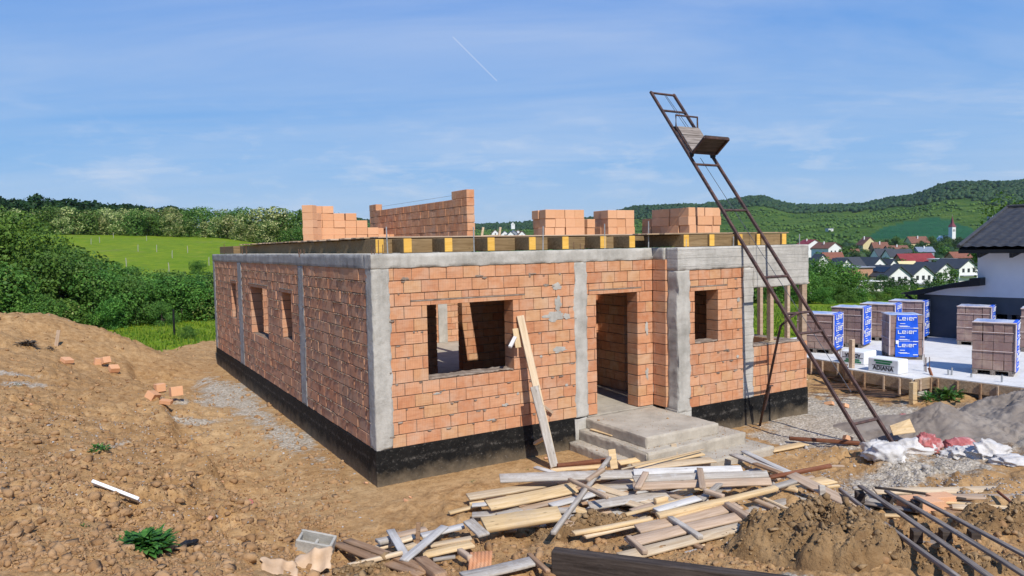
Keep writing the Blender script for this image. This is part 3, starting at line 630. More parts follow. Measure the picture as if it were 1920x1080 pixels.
# plinth
pl=[rough_block('plinth',(-.012,-.012,-1.0),(3.95,.30,.0),'bitumen',.006,.09,1),
    rough_block('plinth',(-.012,.30,-1.0),(.30,14.66,.0),'bitumen',.006,.12,2),
    rough_block('plinth',(5.98,-.637,-1.0),(9.352,-.32,.0),'bitumen',.006,.09,3),
    rough_block('plinth',(9.04,-.32,-1.0),(9.352,3.0,.0),'bitumen',.006,.12,4)]
rough_block('plinth',(5.62,-.63,-1.0),(5.98,-.3,-.002),'concrete',.006,.1,5)['label']='grey unpainted end of the plinth beside the landing'
rough_block('plinth',(3.72,-.03,-1.0),(3.99,-.013,-.02),'concrete',.008,.06,6)['label']='grey cement patch on the plinth beside the steps'
# floor
f=MB(); f.box(.31,9.03,.31,14.3,-.3,.0); f.box(3.96,5.62,.02,.31,-.3,-.003); f.box(5.99,9.03,-.31,.305,-.3,-.004); fl=f.build('floor_slab',MAT['concrete_p'],house)
# columns (face slightly proud of the bricks)
def column(x0,x1,y0,y1,z0,z1,s,mat='concrete',wave=1): return rough_block('concrete_column',(x0,y0,z0),(x1,y1,z1),mat,.0035,.04,s,house,.012,16,wave)
column(-.008,.285,-.008,.27,.0,2.80,11); column(3.76,4.04,-.008,.25,-.02,2.80,12); column(5.645,5.95,-.637,-.36,-.05,2.60,13)
column(7.385,7.68,-.635,-.36,-.02,2.60,14,'concrete_b'); column(-.008,.25,3.85,4.25,.0,2.80,15,'concrete_dark',2); column(-.008,.25,10.05,10.58,.0,2.80,16,'concrete_dark',2); column(-.008,.28,14.33,14.675,.0,2.80,17,'concrete_dark',2)
# ring beam
def belt(x0,x1,y0,y1,z0,z1,s,mat='concrete'): return rough_block('ring_beam',(x0,y0,z0),(x1,y1,z1),mat,.0035,.05,s,house,.010,14)
belt(-.014,5.62,-.014,.30,2.795,3.017,21); belt(-.014,.30,.30,14.68,2.795,3.017,22,'concrete_dark')
belt(5.638,7.68,-.645,-.32,2.595,3.02,23,'concrete_b'); belt(5.60,5.95,-.32,.32,2.795,3.018,24)
belt(7.68,9.36,-.642,-.32,2.185,3.022,25,'concrete_b'); belt(9.05,9.36,-.32,3.0,2.185,3.02,26,'concrete_b'); belt(.3,9.3,14.35,14.68,2.8,3.017,27)
# walls
W1=(.90,2.48,1.0,2.2); DR=(4.25,5.215,0,2.2); W2=(6.085,6.69,1.2,2.2)
wall('brick_wall','x',.20,3.84,0,.30,0,2.8,[W1,(.62,2.72,2.2,2.4)],seed=3,blobs=70,bface=0)
wall('brick_wall','x',3.97,5.60,0,.30,0,2.8,[DR,(4.08,5.32,2.2,2.4)],seed=4,offs=.1)
wall('brick_wall','y',-.36,.0,5.60,5.90,0,2.8,[],seed=5,offs=.12)
wall('brick_wall','x',5.88,7.45,-.625,-.325,0,2.6,[W2,(5.97,6.95,2.2,2.4)],seed=6,blobs=40,bface=-.625)
wall('brick_wall','x',7.62,9.34,-.625,-.325,0,1.0,[],seed=7)
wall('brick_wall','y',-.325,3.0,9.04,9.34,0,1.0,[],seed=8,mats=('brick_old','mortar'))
LW=[(7.1,8.95,1.0,2.2),(4.85,5.66,1.2,2.2),(10.93,11.6,1.2,2.2)]
LLT=[(6.95,9.1,2.2,2.4),(4.7,5.8,2.2,2.4),(10.8,11.75,2.2,2.4)]
for (a,b,s,bl) in ((.20,3.93,31,520),(4.17,10.13,32,760),(10.50,14.40,33,380)):
    ops=[o for o in LW+LLT if a<(o[0]+o[1])/2<b]
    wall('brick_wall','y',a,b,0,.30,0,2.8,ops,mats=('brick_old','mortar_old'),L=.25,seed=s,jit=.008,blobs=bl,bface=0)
# lintels: thin clay beam, mortar bed, half bricks above
def lintel(axis,a0,a1,t0,t1,z,seed,rows=True):
    rg=random.Random(seed); mb=MB()
    def put(p,q,za,zb,r,mi,d=0):
        if axis=='x': mb.box(p,q,t0-d,t1,za,zb,r,mi)
        else: mb.box(t0-d,t1,p,q,za,zb,r,mi)
    x=a0
    while x<a1-.01: e=min(a1,x+.34); put(x+.002,e-.002,z,z+.065,rg.random(),0,.006); x=e
    put(a0,a1,z+.066,z+.088,.5,1,.012 if axis=='x' else .02)
    x=a0
    while x<a1-.01: e=min(a1,x+rg.choice((.2,.24,.12,.22))); put(x+.004,e-.004,z+.09,z+.196,rg.random(),0,rg.uniform(-.004,.004)); x=e
    put(a0+.01,a1-.01,z+.06,z+.2,.5,1,-.02)
    mb.build('lintel',[MAT['brick'] if axis=='x' else MAT['brick_old'],MAT['mortar']],house,bevel=.003)
lintel('x',.62,2.72,0,.3,2.2,1); lintel('x',4.08,5.32,0,.3,2.2,2); lintel('x',5.97,6.95,-.625,-.325,2.2,3)
for i,(a,b,_,_) in enumerate(LLT): lintel('y',a,b,0,.3,2.2,5+i)
# rough mortar on the sills and smears on the front wall
def smear(cx,cz,w,h,y,seed,mat='concrete'):
    n=26; V=[(cx,y-.004,cz)]; rg=random.Random(seed)
    for i in range(n):
        t=2*math.pi*i/n; k=.72+.45*mnoise.noise(Vector((math.cos(t)*2+seed,math.sin(t)*2,seed*.7)))+rg.uniform(-.12,.12)
        V.append((cx+math.cos(t)*w/2*k,y-.001,cz+math.sin(t)*h/2*k))
    mb=MB(); mb.v=V
    for i in range(n): mb.face((0,1+i,1+(i+1)%n),.5,0)
    o=mb.build('mortar_smear',MAT[mat],house)
for (u,v,w,h) in ((1043,537,.28,.18),(1046,570,.2,.42),(1038,594,.5,.22),(1048,655,.38,.15),(1063,592,.2,.14),(1000,697,.12,.05)):
    p=at('y',0,u,v); smear(p[0],p[2],w,h,-.007,int(u+v))
for (u,v,w,h) in ((1384,562,.1,.12),(1383,668,.09,.1),(1212,615,.1,.35),(1213,700,.1,.3)):
    y=-.625 if u>1250 else 0; p=at('y',y,u,v); smear(p[0],p[2],w,h,y-.007,int(u+v))
rgs=random.Random(77)
for i in range(46):
    if i<30:
        x=rgs.uniform(.35,3.7) if i<22 else rgs.uniform(4.1,5.5); z=rgs.choice([k*.2 for k in range(1,14)])+rgs.uniform(-.03,.03)
        if (x<2.75 and x>.6 and .9<z<2.45) or (4.05<x<5.4 and z<2.4): continue
        yy=0
    else:
        x=rgs.choice((rgs.uniform(6.0,7.3),rgs.uniform(7.75,9.2))); z=rgs.choice([k*.2 for k in range(1,12)])+rgs.uniform(-.03,.03); yy=-.625
        if (x>7.6 and z>.95) or (5.95<x<7.0 and 1.1<z<2.45): continue
    smear(x,z,rgs.uniform(.05,.22),rgs.uniform(.02,.07),yy-.007,900+i,rgs.choice(('mortar','concrete','mortar')))
def sill(axis,a0,a1,t0,t1,z,seed):
    lo=(a0,t0,z) if axis=='x' else (t0,a0,z); hi=(a1,t1,z+.035) if axis=='x' else (t1,a1,z+.035)
    rough_block('window_sill',lo,hi,'mortar',.010,.04,seed,house,.01,14)
sill('x',.91,2.47,.0,.3,1.0,41); sill('x',6.09,6.68,-.625,-.33,1.2,42); sill('x',7.69,9.03,-.62,-.33,1.0,43)
# inner walls
wall('partition_wall','x',4.42,9.03,5.7,5.95,0,2.8,[],seed=51,L=.3); wall('partition_wall','y',5.95,10.9,3.40,3.62,0,2.8,[],seed=62,mats=('brick_old','mortar_old'))  # the lengthwise wall is added to block daylight behind the side windows
wall('partition_wall','x',.3,3.72,5.7,5.95,0,2.8,[],seed=52,mats=('brick_old','mortar'))
wall('partition_wall','x',3.0,6.20,10.9,11.15,0,2.8,[],seed=53); wall('partition_wall','x',6.52,9.03,10.9,11.15,0,2.8,[],seed=54)
rough_block('concrete_column',(6.20,10.88,0),(6.52,11.16,2.8),'concrete',.008,.08,55)
wall('partition_wall','x',5.30,6.28,2.2,2.4,0,2.8,[],seed=56); wall('partition_wall','y',.30,5.7,5.98,6.2,0,2.8,[(2.9,3.6,0,2.2),(.3,1.3,0,2.2)],seed=57)
wall('partition_wall','y',-.32,3.0,7.40,7.62,0,2.6,[],seed=58,mats=('brick_old','mortar')); wall('partition_wall','x',7.62,9.04,3.0,3.25,0,1.0,[],seed=59,mats=('brick_old','mortar'))
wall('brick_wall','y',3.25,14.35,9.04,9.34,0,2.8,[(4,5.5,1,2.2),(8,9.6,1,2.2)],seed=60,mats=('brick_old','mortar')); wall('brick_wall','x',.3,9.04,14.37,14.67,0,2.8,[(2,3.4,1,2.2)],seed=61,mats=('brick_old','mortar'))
# roof joists and loose deck boards
JX=[.18,.58,1.29,2.08,2.90,3.60,4.45,5.14]
Yf=.12
for i,x in enumerate(JX):
    w_=.14; mb=MB(); x0=x+.0
    y1=13.6 if i==0 else 9.4 if i>5 else 11.0
    if i==0: x0=.28
    mb.box(x0,x0+w_,Yf if i else .55,y1,3.03,3.255,.5); mb.build('roof_joist',MAT['w_joist'],house,bevel=.008)
    e=MB(); e.box(x0+.003,x0+w_-.003,(Yf if i else .55)-.006,(Yf if i else .55)+.01,3.033,3.252,.5); e.build('joist_end',MAT['w_end'],house,bevel=.004)
for i,x in enumerate([5.93,6.60,7.38,7.93,8.69]):
    mb=MB(); mb.box(x,x+.135,-.50,4.6,3.03,3.255,.5); mb.build('roof_joist',MAT['w_joist'],house,bevel=.008)
    e=MB(); e.box(x+.003,x+.132,-.506,-.49,3.033,3.252,.5); e.build('joist_end',MAT['w_end'],house,bevel=.004)
mb=MB(); mb.box(.10,.30,11.6,13.9,3.03,3.25,.5); mb.build('roof_joist',MAT['w_joist'],house,bevel=.008)
for i in range(len(JX)-1):
    a=(JX[i] if i else .28)+.143; b=JX[i+1]-.003; yy=.58
    mb=MB(); mb.box(a,b,yy,yy+.05,3.022,3.252,.5); mb.build('blocking_board',MAT['w_joist'],house,bevel=.005)
for a,b in ((5.283,5.925),(6.068,6.597),(6.738,7.377),(7.518,7.927),(8.068,8.687)):
    yy=-.46 if a>5.9 else .58
    mb=MB(); mb.box(a,b,yy,yy+.05,3.026,3.252,.5); mb.build('blocking_board',MAT['w_joist'],house,bevel=.005)
rg=random.Random(5)
y=.60
while y<10.95:
    wd=rg.uniform(.16,.22); t=.024; z=3.262+rg.uniform(0,.012)
    x0=.15+rg.uniform(-.06,.12) if y>1.0 else .35; xe=5.85+rg.uniform(-.2,.2) if y<4.6 else (9.0 if y<5.6 else 4.30)
    if 2.5<y<4.25: segs=[(x0,4.13),(4.42,xe)]
    else: segs=[(x0,xe)]
    for a,b in segs:
        d=MB(); d.box(a,b,y,y+wd-.002,z,z+t); d.build('deck_board',MAT['w_form'] if rg.random()<.6 else MAT['w_tan'],house,bevel=.004)
    y+=wd
y=-.42
while y<4.3:
    wd=rg.uniform(.16,.22); z=3.262+rg.uniform(0,.012)
    d=MB(); a=5.25+rg.uniform(0,.5) if y<.3 else 5.9; d.box(a,9.0+rg.uniform(-.3,.2),y,y+wd-.002,z,z+.024); d.build('deck_board',MAT['w_form'],house,bevel=.004); y+=wd
# gable wall being laid on the deck
gb=wall('gable_wall','y',4.42,10.85,3.955,4.155,3.285,4.235,[],H=.19,mats=('brick_new','mortar'),L=.25,seed=71,jit=.006)
for grp in (((4.42,4.68),(4.69,4.95),(4.96,5.2)),((10.3,10.57),(10.58,10.85))):
    for a,b in grp: mb=MB(); mb.box(3.955,4.155,a,b,4.238,4.425); mb.build('gable_wall_block',MAT['brick_new'],house,bevel=.004)
mb=MB(); mb.tube([(4.15,5.2,4.36),(4.13,10.3,4.36)],.004,5); mb.build('mason_line',MAT['steel'],house)
# starter bars standing out of the ring beam
def rod(x,y,z0,h,r=.006,mat='rebar',lean=0.0,name='rebar'):
    mb=MB(); mb.tube([(x,y,z0),(x+lean*h,y,z0+h)],r,6); return mb.build(name,MAT[mat],house)
for (u,v0,v1,y) in ((697,478,458,.05),(702,478,461,.12),(710,478,449,.08),(718,478,458,.15),(1076,468,452,.05),(1088,467,454,.1),(1096,466,456,.15),(561,477,467,.1)):
    p=at('y',y,u,v0); h=(v0-v1)*np.dot(p-CAM,FW)/FPX; rod(p[0],y,3.0,h,.007)
for (u,v0,v1,y) in ((727,474,421,.1),(889,471,422,.1),(1018,468,421,.12),(1134,466,417,.12),(1216,464,412,.05),(1286,462,445,-.5),(1375,461,441,-.5),(1499,459,438,-.3)):
    p=at('y',y,u,v0); h=(v0-v1)*np.dot(p-CAM,FW)/FPX; rod(p[0],y,3.0,h,.011,'steel',random.uniform(-.03,.03),'anchor_rod')
for (u,h) in ((421,.33),(455,.16),(462,.3),(560,.12),(564,.12),(570,.12)):
    p=at('x',.1,u,477); rod(.1,p[1],3.0,h,.009)
# entrance steps
st=link_mesh('entrance_steps',rough_block('tmp',(3.96,-1.66,-.24),(5.60,.02,-.03),'concrete_p',.005,.045,81,None,.018,16).data,house)
bpy.data.objects.remove(bpy.data.objects['tmp'])
for i,(x0,x1,y0,z0,z1) in enumerate(((3.80,6.05,-1.86,-.44,-.215),(3.58,6.28,-2.28,-.85,-.40))):
    s=rough_block('step',(x0,y0,z0),(x1,-.02 if i else -.02,z1),'concrete_p',.006,.045,82+i,st,.022,16)
st['label']='concrete entrance landing with two rough steps round it'
# ------------------------------------------------------------------ bricks stacked on the deck
def mk_brick(lx,ly,lz):
    mb=MB(); mb.box(0,lx,0,ly,0,lz,.5); me=mb.mesh('hollow_brick',MAT['brick_stack']); mb.fix(me)
    bm=bmesh.new(); bm.from_mesh(me); bmesh.ops.bevel(bm,geom=bm.edges[:],offset=.005,segments=1,affect='EDGES'); bm.to_mesh(me); bm.free(); return me
def stackmat():
    m=brick_mat('stacked_brick',[(.70,.37,.20),(.70,.37,.20)],n1c=[(.56,.26,.125),(.68,.37,.20),(.77,.47,.28)]); nt=m.node_tree; b=nt.nodes['Principled BSDF']
    src=b.inputs['Base Color'].links[0].from_socket; oi=nt.nodes.new('ShaderNodeObjectInfo')
    c=mix(nt,.6,src,ramp(nt,oi.outputs['Random'],[(.60,.29,.14),(.76,.43,.25),(.68,.36,.19),(.78,.46,.28)])); nt.links.new(c,b.inputs['Base Color']); return m
MAT['brick_stack']=stackmat()
BR={'a':mk_brick(.25,.30,.196),'b':mk_brick(.30,.25,.196)}
def bstack(x0,y0,z0,cells,label,group,rz=0.0,kind='a',cat='brick'):
    """cells: (i,j,k) blocks of the stack"""
    lx,ly=(.25,.30) if kind=='a' else (.30,.25)
    for (i,j,k) in cells:
        o=bpy.data.objects.new('hollow_brick',BR[kind]); COL.objects.link(o)
        dx=random.uniform(-.012,.012); dy=random.uniform(-.016,.016)
        px,py=i*(lx+.006)+dx,j*(ly+.008)+dy
        o.location=(x0+px*math.cos(rz)-py*math.sin(rz),y0+px*math.sin(rz)+py*math.cos(rz),z0+k*.1985); o.rotation_euler=(0,0,rz+random.uniform(-.035,.035))
        tag(o,label,cat,group)
ZD=3.30
# left stepped stack
cells=[(i,j,k) for k,(n,m) in enumerate(((8,3),(6,3),(5,3),(4,3),(2,2))) for i in range(n) for j in range(m) if j<2 or i<4]
bstack(1.72,9.30,ZD,cells,'orange hollow brick in the tall stepped stack at the left end of the roof deck','bricks in the stepped stack on the roof deck',-.18,'b')
cells=[(i,j,k) for k in range(3) for i in range(4) for j in range(2)]
bstack(5.12,2.92,ZD,cells,'orange hollow brick in the neat three-course stack standing free on the deck above the doorway','bricks in the free three-course stack',-.08)
cells=[(i,j,k) for k in range(3) for i in range(3) for j in range(2)]
bstack(7.55,3.35,ZD,[(i,j,k) for k in range(3) for i in range(2) for j in range(2)],'orange hollow brick in the shaded gap between the narrow and the widest roof stack','bricks in the gap between roof stacks',.3)
bstack(1.62,8.78,ZD,[(i,0,k) for k in range(5) for i in range(2) if not(k==4 and i==1)],'orange hollow brick set askew at the front left of the stepped stack','askew bricks of the stepped stack',.8)
bstack(6.82,2.85,ZD,cells,'orange hollow brick in the narrow block left of the widest roof stack','bricks in the narrow roof stack',-.05)
bstack(6.42,3.10,ZD,[(0,0,0),(0,0,1)],'orange hollow brick of the leaning pair at the left edge of the narrow roof stack','leaning pair of bricks',.1)
cells=[(i,j,k) for k in range(3) for i in range(4) for j in range(5) if not(k==2 and j==4)]
bstack(8.00,1.45,ZD,cells,'orange hollow brick in the widest roof stack beside the steel hoist','bricks in the widest roof stack',.02)
cells=[(i,j,k) for k in range(3) for i in range(2) for j in range(2) if k<2]
bstack(3.42,9.6,ZD,cells,'orange hollow brick in the low stack behind the far end of the upper wall','bricks behind the upper wall',.0)
bstack(8.35,.40,1.02,[(i,0,k) for k in range(2) for i in range(2)],'orange hollow brick stacked inside the terrace opening','bricks inside the terrace',.1)
# trestle standing on the deck
tr=empty('timber_trestle',dep(920,448,16.9),'small timber trestle with two leaning legs standing on the roof deck','trestle')
tr.location=(5.0,3.9,3.285); 
for (u,v0,v1,du) in ((902,449,426,4),(935,449,426,3)):
    p=dep(u,v0,16.9); q=dep(u+du,v1,16.9); mb=MB(); o=np.array(tr.location); mb.beam(p-o,q-o,.05,.05); mb.build('leg',MAT['w_pale'],tr,.004)
mb=MB(); p=dep(904,444,16.9)-np.array(tr.location); q=dep(934,443,16.9)-np.array(tr.location); mb.beam(p,q,.05,.07); mb.build('crossbar',MAT['w_pale'],tr,.004)
# timber props carrying the terrace beam
def prop(u,y,dark,label,lx=.10):
    p=at('y',y,u,600); o=empty('timber_prop',(p[0],y,1.036 if y<-.2 else .0),label,'prop','timber props under the terrace beam')
    z0=0; h=2.185-o.location.z; mb=MB(); mb.box(-lx/2,lx/2,-.05,.05,.02,h-.025); mb.build('post',MAT['w_tan'],o,.005)
    mb=MB(); mb.box(-.1,.1,-.07,.07,0,.02); mb.build('foot_board',MAT['w_pale'],o,.003)
    mb=MB(); mb.box(-.14,.14,-.07,.07,h-.025,h-.002); mb.build('head_board',MAT['w_pale'],o,.003)
prop(1444,-.47,0,'pale timber prop nearest the camera under the terrace beam')
prop(1425,1.4,1,'dark timber prop at the back beside the grey column')
prop(1476,1.6,1,'timber prop at the back in the middle of the terrace opening')
prop(1505,-.05,1,'thick timber prop at the outer corner of the terrace',.16)
# ------------------------------------------------------------------ inclined brick hoist
F_=at('y',-3.55,1640,865); T_=at('y',2.15,1220,172); dirv=(T_-F_)/np.linalg.norm(T_-F_); off=np.array([.70,0,0]); nrm_=np.cross(off/np.linalg.norm(off),dirv)
if nrm_[2]<0: nrm_=-nrm_
hb=F_-dirv*.15
ho=empty('brick_hoist',hb,'rusty steel ladder hoist leaning against the house with a wooden tray near its top','hoist')
O=np.array(ho.location)
for s in (0,1):
    mb=MB(); mb.beam(hb+off*s-O,T_+off*s-O,.055,.055,nrm_); mb.build('rail',MAT['rust'],ho,.004)
Lr=np.linalg.norm(T_-F_)
def on_rail(v):   # point of the left rail at photo row v
    lo,hi=0,1
    for _ in range(40):
        m_=(lo+hi)/2; p=F_+m_*(T_-F_); d=p-CAM; vv=540-FPX*(d@UP)/(d@FW)
        if vv>v: lo=m_
        else: hi=m_
    return F_+lo*(T_-F_)
for v in (174,207,308,394,520,589,626,796):
    p=on_rail(v); mb=MB(); mb.beam(p-O,p+off-O,.042,.036,nrm_); mb.build('rung',MAT['rust'],ho,.003)
# carriage: tubular bracket, plank back, hanging tray, rollers
ca=on_rail(243)+nrm_*.06; cb=on_rail(292)+nrm_*.06
f=MB(); e0=off*.04; e1=off*.96
top=on_rail(230)+nrm_*.22
f.tube([ca+e0-O,top+e0-O,top+e1-O,ca+e1-O],.022,8); f.beam(ca+e0-O,cb+e0-O,.04,.04,nrm_); f.beam(ca+e1-O,cb+e1-O,.04,.04,nrm_)
f.build('carriage_frame',MAT['rust'],ho)
for p in (ca,cb):
    for e in (e0,e1):
        mb=MB(); c=p+e-O-nrm_*.03; mb.tube([c-off*.05,c+off*.05],.05,12); mb.build('roller',MAT['black'],ho)
bk=MB(); n_pl=3
for i in range(n_pl):
    a=cb+(ca-cb)*(i/n_pl+.01)+nrm_*.03; b=cb+(ca-cb)*((i+1)/n_pl-.01)+nrm_*.03
    bk.hexa([a+e0-O,a+e1-O,b+e1-O,b+e0-O,a+e0+nrm_*.025-O,a+e1+nrm_*.025-O,b+e1+nrm_*.025-O,b+e0+nrm_*.025-O])
bk.build('back_board',MAT['w_pallet'],ho,.003)
# tray: horizontal floor reaching out towards the front, seen from below
c0=cb+e0*.0+nrm_*.06; ty=np.array([-.12,-.46,.25]); 
tb=MB(); a=c0; b=c0+off; tb.hexa([a-O,b-O,b+ty-O,a+ty-O]+[q+np.array([0,0,.025])-O for q in (a,b,b+ty,a+ty)]); tb.build('tray',MAT['w_dark'],ho,.003)
tf=MB()
for p,q in ((a,b),(b,b+ty),(b+ty,a+ty),(a+ty,a)): tf.beam(p-O-np.array([0,0,.02]),q-O-np.array([0,0,.02]),.045,.045)
tf.build('tray_frame',MAT['rust'],ho,.003)
mb=MB(); tp=on_rail(175)+off*.55
mb.tube([tp-O,ca+off*.5-O],.006,5); mb.tube([tp+off*.06-O,ca+off*.62-O],.006,5); lowp=on_rail(740)+off*.7; mb.tube([cb+off*.5-nrm_*.1-O,lowp-nrm_*.02-O],.006,5); mb.build('cable',MAT['cable'],ho)
# bent prop leg
r0=on_rail(590)+off*.08; g0=at('z',-.56,1424,799)
mb=MB(); pts=[r0+off*.35-O,r0+off*.12-O+np.array([0,0,-.05]),r0+np.array([-.05,.12,-.22])-O,g0-O+np.array([0,0,-.03])]; mb.tube(pts,.024,8); mb.build('prop_leg',MAT['rust'],ho,smooth=True)
mb=MB(); m0=(r0+(g0-r0)*.62)-O; dd=(g0-r0)/np.linalg.norm(g0-r0); mb.tube([m0,m0+dd*.55],.034,8); mb.tube([m0+np.array([.06,-.03,0]),m0+np.array([-.05,.03,0])],.016,6); mb.build('prop_sleeve',MAT['rust'],ho)
# ------------------------------------------------------------------ neighbouring foundation with its formwork
fnd=empty('concrete_foundation',(18,0,-.6),'pale concrete floor slab of the next plot with board formwork round its edge','foundation')
FO=np.array([18,0,-.6])
SP=[(13.27,2.3),(13.16,1.0),(12.5,.6),(12.47,-1.09),(13.1,-1.14),(13.29,-2.79),(13.5,-6),(26,-6),(26,5.2),(13.4,5.2)]
def prism_res(name,poly,z0,z1,mat,parent,o):
    bm=bmesh.new(); vs=[bm.verts.new((p[0]-o[0],p[1]-o[1],z1-o[2])) for p in poly]; fc=bm.faces.new(vs); r=bmesh.ops.extrude_face_region(bm,geom=[fc])
    for g in r['geom']:
        if isinstance(g,bmesh.types.BMVert): g.co.z=z0-o[2]
    bmesh.ops.recalc_face_normals(bm,faces=bm.faces); me=bpy.data.meshes.new(name); bm.to_mesh(me); bm.free(); me.materials.append(mat); return link_mesh(name,me,parent)
prism_res('slab',SP,-.26,-.1,MAT['slab'],fnd,FO); prism_res('foundation_wall',[(x+(.18 if x<20 else -.2),y+(.12 if y<-5 else 0)) for x,y in SP],-1.0,-.262,MAT['concrete'],fnd,FO)
def formrun(p,q,h=.26):
    p=np.array(p,float); q=np.array(q,float); d=q-p; L=np.linalg.norm(d); d/=L; n=np.array([d[1],-d[0]]);
    if n[0]>0: n=-n
    mb=MB(); a=p+n*.02; b=q+n*.02
    mb.hexa([(a[0]-18,a[1],.5-h-.01),(b[0]-18,b[1],.5-h-.01),(b[0]+n[0]*.03-18,b[1]+n[1]*.03,.5-h-.01),(a[0]+n[0]*.03-18,a[1]+n[1]*.03,.5-h-.01),(a[0]-18,a[1],.485),(b[0]-18,b[1],.485),(b[0]+n[0]*.03-18,b[1]+n[1]*.03,.485),(a[0]+n[0]*.03-18,a[1]+n[1]*.03,.485)])
    mb.build('formwork_board',MAT['w_form'],fnd,.003)
    s=.18
    while s<L-.05:
        c=p+d*s+n*.055; mb=MB(); mb.box(c[0]-18-.035,c[0]-18+.035,c[1]-.02,c[1]+.02,.5-h-random.uniform(.02,.2),.47); mb.build('formwork_cleat',MAT['w_tan'] if random.random()<.6 else MAT['w_brown'],fnd,.003); s+=random.uniform(.3,.55)
for i in (0,1,2,3,4,5): formrun(SP[i],SP[i+1])
mb=MB(); c=at('z',-.3,1712,735); mb.box(c[0]-18-.08,c[0]-18+.08,c[1]-.05,c[1]+.05,-.1,.52); mb.build('formwork_post',MAT['w_yellow'],fnd,.005)
for (u,v,h) in ((1597,690,.72),):
    c=at('z',-.1,u,v); mb=MB(); mb.box(c[0]-18-.06,c[0]-18+.05,c[1]-.05,c[1]+.05,-.2,.5+h); mb.build('formwork_post',MAT['w_tan'],fnd,.005)
for (u,v,h,n) in ((1737,697,.42,4),(1570,672,.3,3),(1784,703,.16,2),(1827,708,.08,1),(1873,715,.16,1)):
    c=at('z',-.1,u,v)
    for i in range(n):
        mb=MB(); x,y=c[0]-18+random.uniform(-.09,.09),c[1]+random.uniform(-.09,.09); mb.tube([(x,y,.5),(x+random.uniform(-.02,.02),y,.5+h*random.uniform(.8,1.1))],.008 if h>.2 else .02,6); mb.build('starter_bar',MAT['rebar'] if h>.2 else MAT['steel'],fnd)
# ------------------------------------------------------------------ lettering
def text_mesh(txt,size,mat,bold=0.0,ext=.001,sx=1.0,shear=0):
    c=bpy.data.curves.new('lettering','FONT'); c.body=txt; c.size=size; c.offset=bold; c.extrude=ext; c.align_x='CENTER'; c.align_y='CENTER'; c.resolution_u=3; c.shear=shear
    o=bpy.data.objects.new('tmp_t',c); COL.objects.link(o); bpy.context.view_layer.update()
    me=bpy.data.meshes.new_from_object(o.evaluated_get(bpy.context.evaluated_depsgraph_get())); bpy.data.objects.remove(o)
    for v in me.vertices: v.co.x*=sx
    me.materials.clear(); me.materials.append(mat); me.name='lettering'; return me
# logo word cut from wide flat strokes: L e i e r
def logo_mesh():
    mb=MB(); t=.16; H=1.0
    def st(x0,x1,z0,z1): mb.box(x0,x1,-.004,.004,z0,z1,.5)
    st(0,t*1.1,0,.82); st(t*1.1,1.0,0,t)                          # L
    for x in (1.15,2.95):                                          # e e
        st(x,x+t,t*.6,.62); st(x,x+1.0,.62,.62+t); st(x+t,x+1.0,.33,.33+t*.75); st(x+1.0-t,x+1.0,.33+t*.75,.62); st(x+.06,x+.95,0,t)
        st(x,x+t,.1,t*.6+.01) if False else None
    st(2.44,2.44+t*1.1,0,.60); st(2.44,2.44+t*1.1,.68,.82)                                          # i
    st(4.15,4.15+t,0,.78); st(4.15+t,5.1,.62,.78)                 # r
    me=mb.mesh('lettering',MAT['ink_w']); mb.fix(me)
    for v in me.vertices: v.co.x=(v.co.x-2.55)/5.1; v.co.z=(v.co.z-.4)/5.1*1.2
    return me
LOGO=logo_mesh()
def face_text(me,parent,loc,rz,size=1.0,name='lettering',flip=False):
    o=link_mesh(name,me,parent); o.location=loc; o.scale=(size,size,size)
    o.rotation_euler=(R(90) if me is not LOGO else 0,R(180) if flip else 0,rz); return o
